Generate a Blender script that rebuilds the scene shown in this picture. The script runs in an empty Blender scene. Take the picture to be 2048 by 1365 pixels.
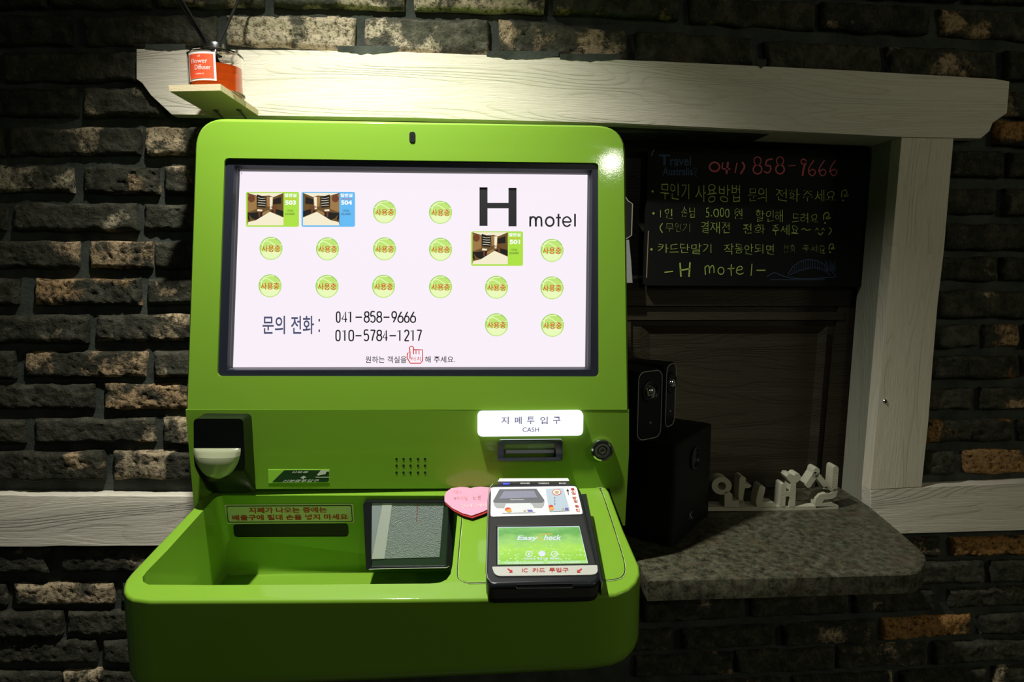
import bpy, math, random
from mathutils import Vector, noise
from mathutils.geometry import tessellate_polygon
sc = bpy.context.scene
R = math.radians
random.seed(7)

# ------------------------------------------------------------------ camera
F = 1300.0
PITCH, YAW = R(7.0), R(3.5)
CAM = Vector((0, -1.0, 1.45))
cd = bpy.data.cameras.new('camera'); cam = bpy.data.objects.new('camera', cd)
sc.collection.objects.link(cam); sc.camera = cam
cam.location = CAM; cam.rotation_euler = (R(90) - PITCH, 0, -YAW)
cd.sensor_width = 36; cd.lens = F / 2048 * 36; cd.clip_start = 0.02
# ------------------------------------------------------------------ exposure, world, lights
vs = sc.view_settings
vs.view_transform = 'Standard'; vs.look = 'None'; vs.gamma = 1; vs.use_curve_mapping = False
vs.exposure = 0.0
w = bpy.data.worlds.new('world'); sc.world = w; w.use_nodes = True
w.node_tree.nodes['Background'].inputs[0].default_value = (0.80, 1.0, 0.72, 1)
w.node_tree.nodes['Background'].inputs[1].default_value = 0.020


def lamp(name, kind, loc, target, energy, color, **kw):
    l = bpy.data.lights.new(name, kind); o = bpy.data.objects.new(name, l)
    sc.collection.objects.link(o); o.location = loc
    o.rotation_euler = (Vector(target) - Vector(loc)).to_track_quat('-Z', 'Y').to_euler()
    l.energy = energy; l.color = color
    for k, v in kw.items(): setattr(l, k, v)
    return o


# ceiling downlight right above the kiosk, close to the wall
lamp('downlight', 'SPOT', (-0.20, -0.39, 2.18), (-0.11, -0.29, 1.2), 60, (1.0, 0.99, 0.90),
     spot_size=R(98), spot_blend=1.0, shadow_soft_size=0.015)
HL = (0.777, -2.878, 2.58)
# second downlight further back in the room
lamp('downlight', 'SPOT', HL, (0.2, -0.4, 1.2), 11, (1.0, 0.96, 0.86),
     spot_size=R(70), spot_blend=1.0, shadow_soft_size=0.03)
# added fill light far to the right, brightens post and lintel; no real fixture
lamp('fill_light', 'AREA', (2.5, -2.0, 2.05), (0.6, 0.0, 1.3), 5.6, (1.0, 0.95, 0.66), shape='SQUARE', size=0.6)

# ------------------------------------------------------------------ projection helpers (measuring real planes)
AX = Vector((math.sin(YAW) * math.cos(PITCH), math.cos(YAW) * math.cos(PITCH), -math.sin(PITCH)))
RX = Vector((math.cos(YAW), -math.sin(YAW), 0)); UX = RX.cross(AX)


def ray(x, y): return AX + RX * ((x - 1024) / F) - UX * ((y - 682.5) / F)
def at_depth(x, y, d): return CAM + ray(x, y) * d


class Plane:
    def __init__(s, p, n): s.p = Vector(p); s.n = Vector(n).normalized()
    def at(s, x, y, off=0.0):
        d = ray(x, y); q = s.p + s.n * off
        return CAM + d * ((q - CAM).dot(s.n) / d.dot(s.n))
    def pts(s, l, off=0.0): return [s.at(x, y, off) for x, y in l]
    def shift(s, d): return Plane(s.p + s.n * d, s.n)


def YP(y): return Plane((0, y, 0), (0, -1, 0))


PC = at_depth(815, 820, 0.80)
t = R(6); PF = Plane(PC, (0, -math.cos(t), math.sin(t)))            # upper face of the kiosk
t = R(3.3); PG = Plane(PC, (0, -math.cos(t), -math.sin(t)))          # lower face
t = R(7.5); PT = Plane(PG.at(815, 985), (0, -math.sin(t), math.cos(t)))  # top of the tray
t = R(12); PU = Plane(at_depth(1085, 1150, 0.615), (0, -math.sin(t), math.cos(t)))  # top of card terminal
PW = YP(0.0); PB = YP(-0.022)                                        # mortar, timber face
PS = Plane(PB.at(1738, 1013), (0, 0, 1))                             # top of granite counter

# ------------------------------------------------------------------ materials
MATS = {}


def nd(nt, typ, loc=None, **kw):
    n = nt.nodes.new(typ)
    for k, v in kw.items(): setattr(n, k, v)
    return n


def mat(name, col, rough=0.5, metal=0.0, emit=None, es=1.0, coat=0.0, bump=None, spec=0.5, trans=0.0, ior=1.45, sub=None):
    if name in MATS: return MATS[name]
    m = bpy.data.materials.new(name); m.use_nodes = True; nt = m.node_tree
    b = nt.nodes['Principled BSDF']
    b.inputs['Base Color'].default_value = (*col, 1); b.inputs['Roughness'].default_value = rough
    b.inputs['Metallic'].default_value = metal; b.inputs['Coat Weight'].default_value = coat
    b.inputs['Coat Roughness'].default_value = 0.12
    b.inputs['Specular IOR Level'].default_value = spec
    b.inputs['Transmission Weight'].default_value = trans; b.inputs['IOR'].default_value = ior
    if emit: b.inputs['Emission Color'].default_value = (*emit, 1); b.inputs['Emission Strength'].default_value = es
    if bump:
        sc_, st, di = bump
        tc = nd(nt, 'ShaderNodeTexCoord'); nz = nd(nt, 'ShaderNodeTexNoise'); bp = nd(nt, 'ShaderNodeBump')
        nz.inputs['Scale'].default_value = sc_; nz.inputs['Detail'].default_value = 2
        bp.inputs['Strength'].default_value = st; bp.inputs['Distance'].default_value = di
        nt.links.new(tc.outputs['Object'], nz.inputs['Vector']); nt.links.new(nz.outputs[0], bp.inputs['Height'])
        nt.links.new(bp.outputs[0], b.inputs['Normal'])
        if coat: nt.links.new(bp.outputs[0], b.inputs['Coat Normal'])
    MATS[name] = m
    return m


def flat(name, col, s=1.0):      # something that gives off light (screens, lit label)
    return mat(name, (0, 0, 0), 0.5, emit=col, es=s, spec=0.2)


def ramp(nt, fac, stops, interp='LINEAR'):
    r = nd(nt, 'ShaderNodeValToRGB'); r.color_ramp.interpolation = interp
    e = r.color_ramp.elements
    while len(e) < len(stops): e.new(0.5)
    for i, (p, c) in enumerate(stops): e[i].position = p; e[i].color = (*c, 1)
    nt.links.new(fac, r.inputs[0]); return r.outputs[0]


def noise_n(nt, vec, scale, detail=4, rough=0.6, dist=0.0):
    n = nd(nt, 'ShaderNodeTexNoise'); n.inputs['Scale'].default_value = scale
    n.inputs['Detail'].default_value = detail; n.inputs['Roughness'].default_value = rough
    n.inputs['Distortion'].default_value = dist; nt.links.new(vec, n.inputs['Vector']); return n.outputs[0]


def mathn(nt, op, a, b=None, c=None, clamp=False):
    n = nd(nt, 'ShaderNodeMath', operation=op, use_clamp=clamp)
    for i, v in enumerate((a, b, c)):
        if v is None: continue
        if isinstance(v, (int, float)): n.inputs[i].default_value = v
        else: nt.links.new(v, n.inputs[i])
    return n.outputs[0]


def mixc(nt, f, a, b, mode='MIX'):
    n = nd(nt, 'ShaderNodeMix', data_type='RGBA', blend_type=mode)
    if isinstance(f, (int, float)): n.inputs[0].default_value = f
    else: nt.links.new(f, n.inputs[0])
    for i, v in ((6, a), (7, b)):
        if isinstance(v, tuple): n.inputs[i].default_value = (*v, 1)
        else: nt.links.new(v, n.inputs[i])
    return n.outputs[2]


def world_pos(nt):
    g = nd(nt, 'ShaderNodeNewGeometry'); return g.outputs['Position']


def brick_mat():
    m = bpy.data.materials.new('weathered_brick'); m.use_nodes = True; nt = m.node_tree
    b = nt.nodes['Principled BSDF']; pos = world_pos(nt)
    oi = nd(nt, 'ShaderNodeObjectInfo')
    sep = nd(nt, 'ShaderNodeSeparateColor'); nt.links.new(oi.outputs['Color'], sep.inputs[0])
    amount, warm, tone = sep.outputs[0], sep.outputs[1], sep.outputs[2]
    # every brick sees its own piece of the noise
    off = nd(nt, 'ShaderNodeVectorMath', operation='MULTIPLY_ADD')
    cmb = nd(nt, 'ShaderNodeCombineXYZ')
    for i in range(3): nt.links.new(oi.outputs['Random'], cmb.inputs[i])
    nt.links.new(cmb.outputs[0], off.inputs[0]); off.inputs[1].default_value = (7, 5, 9); nt.links.new(pos, off.inputs[2])
    v = off.outputs[0]
    big = noise_n(nt, v, 12, 3, 0.5, 0.4)
    grit = noise_n(nt, v, 170, 5, 0.7)
    mid = noise_n(nt, v, 48, 4, 0.65)
    base = ramp(nt, mid, [(0.25, (0.016, 0.017, 0.012)), (0.5, (0.050, 0.050, 0.036)), (0.8, (0.115, 0.108, 0.078))])
    base = mixc(nt, 1.0, base, mixc(nt, tone, (0.45, 0.45, 0.45), (2.0, 2.0, 2.0)), 'MULTIPLY')
    base = mixc(nt, mathn(nt, 'MULTIPLY', mathn(nt, 'SUBTRACT', grit, 0.60), 5.0, clamp=True), base, (0.22, 0.19, 0.13))
    patchc = mixc(nt, warm, (0.54, 0.48, 0.34), (0.44, 0.235, 0.08))
    patchc = mixc(nt, 1.0, patchc, ramp(nt, grit, [(0.34, (0.16, 0.16, 0.14)), (0.52, (1, 1, 1))]), 'MULTIPLY')
    # patch mask: large noise pushed by the brick's own amount, broken up by grit
    s = mathn(nt, 'ADD', mathn(nt, 'MULTIPLY', big, 2.3), mathn(nt, 'MULTIPLY', grit, 0.42))
    s = mathn(nt, 'ADD', s, mathn(nt, 'MULTIPLY', mid, 0.30))
    s = mathn(nt, 'ADD', s, mathn(nt, 'MULTIPLY', amount, 0.85))
    msk = mathn(nt, 'MULTIPLY', mathn(nt, 'SUBTRACT', s, 2.00), 7.0, clamp=True)
    col = mixc(nt, msk, base, patchc)
    nt.links.new(col, b.inputs['Base Color']); b.inputs['Roughness'].default_value = 0.95
    b.inputs['Specular IOR Level'].default_value = 0.15
    h = mathn(nt, 'ADD', mathn(nt, 'MULTIPLY', grit, 0.55), mathn(nt, 'ADD', mathn(nt, 'MULTIPLY', mid, 0.8), mathn(nt, 'MULTIPLY', msk, 0.25)))
    bp = nd(nt, 'ShaderNodeBump'); bp.inputs['Strength'].default_value = 1.0; bp.inputs['Distance'].default_value = 0.007
    nt.links.new(h, bp.inputs['Height']); nt.links.new(bp.outputs[0], b.inputs['Normal'])
    return m


def mortar_mat():
    m = bpy.data.materials.new('dark_mortar'); m.use_nodes = True; nt = m.node_tree
    b = nt.nodes['Principled BSDF']; pos = world_pos(nt)
    a = noise_n(nt, pos, 22, 4); g = noise_n(nt, pos, 260, 3)
    c = ramp(nt, a, [(0.3, (0.035, 0.042, 0.035)), (0.7, (0.085, 0.095, 0.08))])
    nt.links.new(c, b.inputs['Base Color']); b.inputs['Roughness'].default_value = 0.95
    b.inputs['Specular IOR Level'].default_value = 0.1
    bp = nd(nt, 'ShaderNodeBump'); bp.inputs['Distance'].default_value = 0.004; bp.inputs['Strength'].default_value = 0.8
    nt.links.new(mathn(nt, 'ADD', a, mathn(nt, 'MULTIPLY', g, 0.3)), bp.inputs['Height']); nt.links.new(bp.outputs[0], b.inputs['Normal'])
    return m


def wood_mat(name, light, dark, vertical=False, grain=1.0, seed=0.0, bumpd=0.0012, rough=0.75):
    m = bpy.data.materials.new(name); m.use_nodes = True; nt = m.node_tree
    b = nt.nodes['Principled BSDF']; pos = world_pos(nt)
    mp = nd(nt, 'ShaderNodeMapping'); nt.links.new(pos, mp.inputs[0])
    mp.inputs['Location'].default_value = (seed, seed, seed)
    mp.inputs['Scale'].default_value = (7.0, 7.0, 0.8) if vertical else (0.8, 7.0, 7.0)
    warp = noise_n(nt, mp.outputs[0], 1.9, 2, 0.5, 0.4)
    rings = mathn(nt, 'FRACT', mathn(nt, 'MULTIPLY', warp, 38.0 * grain))
    line = mathn(nt, 'POWER', rings, 7.0)
    mp2 = nd(nt, 'ShaderNodeMapping'); nt.links.new(pos, mp2.inputs[0])
    mp2.inputs['Scale'].default_value = (130, 130, 9) if vertical else (9, 130, 130)
    fib = noise_n(nt, mp2.outputs[0], 3.0, 4, 0.7)
    blot = noise_n(nt, pos, 9.0, 3)
    f = mathn(nt, 'ADD', mathn(nt, 'MULTIPLY', line, 0.30), mathn(nt, 'MULTIPLY', mathn(nt, 'SUBTRACT', fib, 0.42), 0.9), clamp=True)
    f = mathn(nt, 'MULTIPLY', f, mathn(nt, 'MULTIPLY', blot, 1.5), clamp=True)
    nt.links.new(mixc(nt, f, light, dark), b.inputs['Base Color'])
    b.inputs['Roughness'].default_value = rough; b.inputs['Specular IOR Level'].default_value = 0.25
    bp = nd(nt, 'ShaderNodeBump'); bp.inputs['Distance'].default_value = bumpd
    h = mathn(nt, 'SUBTRACT', mathn(nt, 'MULTIPLY', fib, 0.6), mathn(nt, 'MULTIPLY', line, 0.35))
    nt.links.new(h, bp.inputs['Height']); nt.links.new(bp.outputs[0], b.inputs['Normal'])
    return m


def granite_mat():
    m = bpy.data.materials.new('speckled_granite'); m.use_nodes = True; nt = m.node_tree
    b = nt.nodes['Principled BSDF']; pos = world_pos(nt)
    a = noise_n(nt, pos, 95, 5, 0.75); c = noise_n(nt, pos, 30, 3)
    r2 = noise_n(nt, pos, 210, 2)
    col = ramp(nt, a, [(0.36, (0.05, 0.052, 0.036)), (0.5, (0.20, 0.20, 0.145)), (0.63, (0.36, 0.35, 0.27))])
    col = mixc(nt, mathn(nt, 'MULTIPLY', mathn(nt, 'SUBTRACT', c, 0.52), 2.4, clamp=True), col, (0.26, 0.16, 0.11))
    col = mixc(nt, mathn(nt, 'MULTIPLY', mathn(nt, 'SUBTRACT', r2, 0.58), 6, clamp=True), col, (0.03, 0.03, 0.02))
    col = mixc(nt, 1.0, col, (0.34, 0.34, 0.29), 'MULTIPLY')
    nt.links.new(col, b.inputs['Base Color']); b.inputs['Roughness'].default_value = 0.42
    return m


def green_mat():
    m = mat('lime_green_paint', (0.205, 0.40, 0.030), 0.46, coat=0.6, spec=0.25)
    nt = m.node_tree; b = nt.nodes['Principled BSDF']
    tc = nd(nt, 'ShaderNodeTexCoord')
    n = noise_n(nt, tc.outputs['Object'], 800, 2, 0.5)
    bp = nd(nt, 'ShaderNodeBump'); bp.inputs['Strength'].default_value = 0.035; bp.inputs['Distance'].default_value = 0.0005
    nt.links.new(n, bp.inputs['Height']); nt.links.new(bp.outputs[0], b.inputs['Normal']); nt.links.new(bp.outputs[0], b.inputs['Coat Normal'])
    b.inputs['Coat Roughness'].default_value = 0.06
    return m


def grad_emit(name, stops, scale=1.0, strength=1.0, spots=None):
    """A lit display picture: a colour that runs down the display with a few blurred spots."""
    m = bpy.data.materials.new(name); m.use_nodes = True; nt = m.node_tree
    b = nt.nodes['Principled BSDF']; b.inputs['Base Color'].default_value = (0, 0, 0, 1)
    uv = nd(nt, 'ShaderNodeUVMap'); sp = nd(nt, 'ShaderNodeSeparateXYZ'); nt.links.new(uv.outputs[0], sp.inputs[0])
    n1 = noise_n(nt, uv.outputs[0], 5, 2)
    f = mathn(nt, 'ADD', sp.outputs[1], mathn(nt, 'MULTIPLY', mathn(nt, 'SUBTRACT', n1, 0.5), scale))
    col = ramp(nt, f, stops)
    if spots:
        vo = nd(nt, 'ShaderNodeTexVoronoi'); vo.inputs['Scale'].default_value = 22; nt.links.new(uv.outputs[0], vo.inputs['Vector'])
        k = mathn(nt, 'LESS_THAN', vo.outputs['Distance'], 0.28)
        k = mathn(nt, 'MULTIPLY', k, mathn(nt, 'MULTIPLY', mathn(nt, 'SUBTRACT', 0.62, sp.outputs[1]), 1.6, clamp=True))
        col = mixc(nt, k, col, (0.80, 1.0, 0.62))
    nt.links.new(col, b.inputs['Emission Color']); b.inputs['Emission Strength'].default_value = strength
    b.inputs['Roughness'].default_value = 0.3
    MATS[name] = m
    return m


GREEN = green_mat(); BRICK = brick_mat(); MORTAR = mortar_mat()
WHITEWOOD = wood_mat('whitewashed_timber', (0.84, 0.79, 0.66), (0.46, 0.36, 0.23))
WHITEWOODV = wood_mat('whitewashed_timber_upright', (0.80, 0.75, 0.60), (0.50, 0.40, 0.27), vertical=True, seed=2.3, grain=0.6)
GREYWOODV = wood_mat('grey_timber_upright', (0.34, 0.35, 0.27), (0.20, 0.19, 0.13), vertical=True, seed=5.1)
DARKWOOD = wood_mat('dark_brown_wood', (0.034, 0.029, 0.016), (0.016, 0.013, 0.008), seed=1.1, rough=0.5)
GRANITE = granite_mat()
BLACK = mat('black_plastic', (0.012, 0.013, 0.016), 0.32)
BLACKM = mat('matt_black', (0.010, 0.010, 0.010), 0.6)
BEZEL = mat('blue_black_bezel', (0.016, 0.018, 0.032), 0.38)
DARK = mat('deep_dark', (0.003, 0.003, 0.003), 0.7)
SILVER = mat('polished_silver', (0.62, 0.63, 0.65), 0.22, 1.0)
CHROME = mat('chrome', (0.75, 0.76, 0.78), 0.10, 1.0)
GUNMETAL = mat('gunmetal_grey', (0.10, 0.10, 0.10), 0.45, 0.3)
WHITE = mat('white_print', (0.80, 0.80, 0.78), 0.45)
LABELW = mat('cream_label', (0.60, 0.62, 0.45), 0.5)
INK = mat('black_ink', (0.012, 0.012, 0.012), 0.6)
RED = mat('red_ink', (0.48, 0.02, 0.015), 0.5)
CREAM = mat('cream_plastic', (0.34, 0.36, 0.23), 0.22, coat=0.5)
SCREEN = flat('lit_screen_pale_pink', (0.93, 0.85, 0.93), 1.02)
S_INK = mat('screen_black', (0.014, 0.014, 0.018), 0.5)
S_SLATE = flat('screen_slate', (0.07, 0.08, 0.16), 1.0)
S_RED = flat('screen_red', (0.66, 0.025, 0.01), 1.0)
S_DISC = flat('screen_lime_disc', (0.53, 0.80, 0.18), 1.0)
S_DISCD = flat('screen_lime_rim', (0.36, 0.66, 0.13), 1.0)
S_DISCL = flat('screen_lime_shine', (0.82, 0.96, 0.50), 1.0)
S_LIME = flat('screen_card_lime', (0.42, 0.76, 0.06), 1.0)
S_BLUE = flat('screen_card_blue', (0.13, 0.50, 0.90), 1.0)
S_WHITE = flat('screen_white', (1, 1, 1), 1.0)
S_TAN = flat('screen_photo_tan', (0.15, 0.08, 0.025), 1.0)
S_TANL = flat('screen_photo_cream', (0.92, 0.84, 0.62), 1.0)
S_TANM = flat('screen_photo_amber', (0.34, 0.19, 0.065), 1.0)
S_DK = flat('screen_photo_dark', (0.014, 0.012, 0.010), 1.0)
S_BROWN = flat('screen_photo_brown', (0.16, 0.05, 0.02), 1.0)
CHALKY = mat('yellow_green_chalk', (0.42, 0.55, 0.12), 0.9)
CHALKP = mat('pink_chalk', (0.62, 0.12, 0.14), 0.9)
CHALKB = mat('blue_chalk', (0.045, 0.075, 0.15), 0.9)
CHALKG = mat('faint_green_chalk', (0.17, 0.22, 0.06), 0.9)

# ------------------------------------------------------------------ mesh builder
_tc = {}


def glyphs(s, bold=0.0, res=3, spacing=1.0):
    key = (s, bold, res, spacing)
    if key not in _tc:
        cu = bpy.data.curves.new('lettering', 'FONT'); cu.body = s; cu.size = 1; cu.offset = bold
        cu.resolution_u = res; cu.space_character = spacing
        o = bpy.data.objects.new('lettering', cu); sc.collection.objects.link(o)
        bpy.context.view_layer.update()
        me = o.evaluated_get(bpy.context.evaluated_depsgraph_get()).to_mesh()
        vv = [(v.co.x, v.co.y) for v in me.vertices]; ff = [tuple(p.vertices) for p in me.polygons]
        bpy.data.objects.remove(o); bpy.data.curves.remove(cu)
        xs = [a for a, b in vv]; ys = [b for a, b in vv]
        x0, x1, y0, y1 = min(xs), max(xs), min(ys), max(ys)
        _tc[key] = ([((a - x0) / (x1 - x0 or 1), (b - y0) / (y1 - y0 or 1)) for a, b in vv], ff)
    return _tc[key]


def rounded(pts, r, n=5):
    """round the corners of a pixel polygon; r = one radius or one per corner"""
    out = []; N = len(pts)
    for i, p in enumerate(pts):
        rr = r[i] if isinstance(r, (list, tuple)) else r
        if rr <= 0: out.append(tuple(p)); continue
        p = Vector(p[:2]); a = Vector(pts[i - 1][:2]); b = Vector(pts[(i + 1) % N][:2])
        pa = p + (a - p).normalized() * min(rr, (a - p).length * 0.5); pb = p + (b - p).normalized() * min(rr, (b - p).length * 0.5)
        for k in range(n + 1):
            t = k / n; q = pa * (1 - t) ** 2 + p * 2 * t * (1 - t) + pb * t * t
            # pull towards a true arc
            out.append((q.x, q.y))
    return out


def rect(x0, y0, x1, y1): return [(x0, y0), (x1, y0), (x1, y1), (x0, y1)]
def circ(cx, cy, rx, ry=None, n=24, a0=0.0):
    ry = ry or rx
    return [(cx + rx * math.cos(a0 + 2 * math.pi * k / n), cy + ry * math.sin(a0 + 2 * math.pi * k / n)) for k in range(n)]


class MB:
    def __init__(s): s.v = []; s.f = []; s.mi = []; s.mats = []; s.uv = {}
    def m(s, mt):
        if mt not in s.mats: s.mats.append(mt)
        return s.mats.index(mt)
    def face(s, pts, mt, uv=None):
        b = len(s.v); s.v += [Vector(p) for p in pts]; s.f.append(tuple(range(b, b + len(pts)))); s.mi.append(s.m(mt))
        if uv: s.uv[len(s.f) - 1] = uv
    def fill(s, loops, mt, flip=False):
        tr = tessellate_polygon([[Vector(p) for p in l] for l in loops])
        b = len(s.v); s.v += [Vector(p) for l in loops for p in l]
        for q in tr: s.f.append(tuple(b + i for i in (q[::-1] if flip else q))); s.mi.append(s.m(mt))
    def ring(s, a, b, mt, closed=True):
        base = len(s.v); n = len(a); s.v += [Vector(p) for p in a] + [Vector(p) for p in b]
        for i in range(n if closed else n - 1):
            j = (i + 1) % n
            s.f.append((base + i, base + j, base + n + j, base + n + i)); s.mi.append(s.m(mt))
    def prism(s, loop, vec, mt, side=None, bev=0.0, holes=()):
        loop = [Vector(p) for p in loop]; vec = Vector(vec); side = side or mt
        top = loop
        if bev:
            c = sum(loop, Vector()) / len(loop)
            n = vec.normalized()
            ins = [p + (c - p).normalized() * bev for p in loop]
            s.fill([ins] + [list(h) for h in holes], mt)
            s.ring(ins, [p + n * bev for p in loop], mt)
            s.ring([p + n * bev for p in loop], [p + vec for p in loop], side)
        else:
            s.fill([loop] + [list(h) for h in holes], mt)
            s.ring(loop, [p + vec for p in loop], side)
        s.fill([[p + vec for p in loop]] + [[Vector(q) + vec for q in h] for h in holes], side)
        for h in holes: s.ring(list(h), [Vector(q) + vec for q in h], side)
    def box(s, lo, hi, mt):
        x0, y0, z0 = lo; x1, y1, z1 = hi
        s.prism([(x0, y0, z0), (x1, y0, z0), (x1, y0, z1), (x0, y0, z1)], (0, y1 - y0, 0), mt)
    def tube(s, pts, r, mt, n=8, cap=True):
        pts = [Vector(p) for p in pts]; loops = []
        for i, p in enumerate(pts):
            d = (pts[min(i + 1, len(pts) - 1)] - pts[max(i - 1, 0)]).normalized()
            a = d.orthogonal().normalized() if not loops else (la - d * la.dot(d)).normalized()
            la = a; b = d.cross(a); rr = r[i] if isinstance(r, (list, tuple)) else r
            loops.append([p + a * math.cos(2 * math.pi * k / n) * rr + b * math.sin(2 * math.pi * k / n) * rr for k in range(n)])
        for a, b in zip(loops, loops[1:]): s.ring(a, b, mt)
        if cap: s.face(loops[0][::-1], mt); s.face(loops[-1], mt)
    def lathe(s, prof, c, mt, axis=(0, 0, 1), n=40, cap=False):
        c = Vector(c); ax = Vector(axis).normalized(); a = ax.orthogonal().normalized(); b = ax.cross(a); loops = []
        for r, h in prof:
            loops.append([c + ax * h + (a * math.cos(2 * math.pi * k / n) + b * math.sin(2 * math.pi * k / n)) * max(r, 1e-5) for k in range(n)])
        for p, q in zip(loops, loops[1:]): s.ring(p, q, mt)
        if cap: s.face(loops[0][::-1], mt); s.face(loops[-1], mt)
    # flat things drawn on a plane, outline given where the photo shows it
    def plate(s, pl, px, mt, off, thick=0.0, side=None, bev=0.0, holes=()):
        q = pl.shift(off)
        L = q.pts(px); H = [q.pts(h) for h in holes]
        if thick: s.prism(L, -pl.n * thick, mt, side, bev, H)
        else: s.fill([L] + H, mt)
    def text(s, pl, string, quad, mt, off, bold=0.0, jit=0.0, res=3, spacing=1.0):
        """quad = (x0,y0,x1,y1) or tl,tr,br,bl corners"""
        if len(quad) == 4 and not isinstance(quad[0], tuple):
            x0, y0, x1, y1 = quad; quad = [(x0, y0), (x1, y0), (x1, y1), (x0, y1)]
        tl, tr, br, bl = [Vector(q) for q in quad]
        vv, ff = glyphs(string, bold, res, spacing); q = pl.shift(off); base = len(s.v)
        ox = random.uniform(-jit, jit)
        for a, b in vv:
            top = tl.lerp(tr, a); bot = bl.lerp(br, a); p = bot.lerp(top, b)
            if jit: p = p + Vector((jit * math.sin(a * 9 + ox * 7), jit * 1.3 * math.sin(a * 14 + ox * 11 + b * 2)))
            s.v.append(q.at(p.x, p.y))
        for f in ff: s.f.append(tuple(base + i for i in f)); s.mi.append(s.m(mt))
    def stroke(s, pl, pts, wd, mt, off, n=4, jit=0.0, closed=False):
        """a drawn line of width wd (pixels) along a smoothed pixel polyline"""
        P = [Vector(p) for p in pts]; Q = []
        if closed: P = P + [P[0]]
        for i in range(len(P) - 1):
            p0 = P[i - 1] if i else (P[-2] if closed else P[0]); p1 = P[i]; p2 = P[i + 1]
            p3 = P[i + 2] if i + 2 < len(P) else (P[1] if closed else P[-1])
            for k in range(n):
                t = k / n
                Q.append(0.5 * ((2 * p1) + (p2 - p0) * t + (2 * p0 - 5 * p1 + 4 * p2 - p3) * t * t + (3 * p1 - p0 - 3 * p2 + p3) * t ** 3))
        Q.append(P[-1]); q = pl.shift(off); L = []; Rr = []
        for i, p in enumerate(Q):
            d = Q[min(i + 1, len(Q) - 1)] - Q[max(i - 1, 0)]
            d = d.normalized() if d.length > 1e-6 else Vector((1, 0)); nn = Vector((-d.y, d.x)) * wd * 0.5 * (1 + random.uniform(-jit, jit))
            L.append(q.at(*(p + nn))); Rr.append(q.at(*(p - nn)))
        s.ring(L, Rr, mt, closed=False)
    def line(s, pl, pts, wd, mt, off): s.stroke(pl, pts, wd, mt, off, n=1)
    def build(s, name, parent=None, smooth=True, ang=35, loc=None, kind=None, wn=False):
        o0 = Vector((0, 0, 0))
        root = parent
        while root is not None: o0 = o0 + root.location; root = root.parent
        if parent is None and loc is not None: o0 = Vector(loc)
        c = Vector((0, 0, 0))
        if parent is not None and s.v:
            c = sum(s.v, Vector()) / len(s.v) - o0
        me = bpy.data.meshes.new(name); me.from_pydata([tuple(p - o0 - c) for p in s.v], [], s.f)
        for mt in s.mats: me.materials.append(mt)
        me.polygons.foreach_set('material_index', s.mi)
        if s.uv:
            ul = me.uv_layers.new(name='UVMap')
            for fi, uv in s.uv.items():
                for li, u in zip(me.polygons[fi].loop_indices, uv): ul.data[li].uv = u
        import bmesh
        bm = bmesh.new(); bm.from_mesh(me)
        bmesh.ops.remove_doubles(bm, verts=bm.verts, dist=1e-6)
        bmesh.ops.recalc_face_normals(bm, faces=bm.faces)
        bm.to_mesh(me); bm.free()
        if smooth:
            me.shade_smooth(); me.set_sharp_from_angle(angle=R(ang))
        me.update()
        o = bpy.data.objects.new(name, me); sc.collection.objects.link(o)
        if parent is not None: o.parent = parent; o.location = c
        else: o.location = o0
        if kind: o['kind'] = kind
        if wn:
            md = o.modifiers.new('weighted', 'WEIGHTED_NORMAL'); md.keep_sharp = True; md.weight = 80
        return o


def tag(o, label=None, cat=None, group=None, kind=None):
    if label: o['label'] = label
    if cat: o['category'] = cat
    if group: o['group'] = group
    if kind: o['kind'] = kind
    return o


def thing(name, loc, label, cat, group=None, kind=None):
    o = bpy.data.objects.new(name, None); sc.collection.objects.link(o); o.location = loc; o.empty_display_size = 0.02
    return tag(o, label, cat, group, kind)


# ------------------------------------------------------------------ room shell
mb = MB()
X0, X1, Z0, Z1 = -1.25, 1.45, 0.0, 2.6
ox0, ox1 = 0.10, YP(-0.019).at(1803, 275).x + 0.006
oz0, oz1 = 1.02, PB.at(1500, 262).z
# mortar face with the counter opening cut out
outer = [(X0, 0, Z0), (X1, 0, Z0), (X1, 0, Z1), (X0, 0, Z1)]
hole = [(ox0, 0, oz0), (ox1, 0, oz0), (ox1, 0, oz1), (ox0, 0, oz1)]
mb.fill([outer, hole], MORTAR)
mb.ring(hole, [(x, 0.12, z) for x, y, z in hole], MORTAR)
mb.fill([[(x, 0.12, z) for x, y, z in outer], [(x, 0.12, z) for x, y, z in hole]], MORTAR)
mb.ring(outer, [(x, 0.12, z) for x, y, z in outer], MORTAR)
wall = mb.build('wall_back', smooth=False, kind='structure')
fl = MB(); fl.box((X0, -3.4, -0.05), (X1 + 0.6, 0.12, 0.0), mat('dark_floor_tile', (0.05, 0.048, 0.042), 0.4))
fl.build('floor', smooth=False, kind='structure')
ce = MB(); ce.box((X0, -3.4, 2.6), (X1 + 0.6, 0.12, 2.65), mat('dark_ceiling', (0.10, 0.10, 0.09), 0.9))
ce.build('ceiling', smooth=False, kind='structure')

# ------------------------------------------------------------------ bricks
PBR = YP(-0.013)


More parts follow.
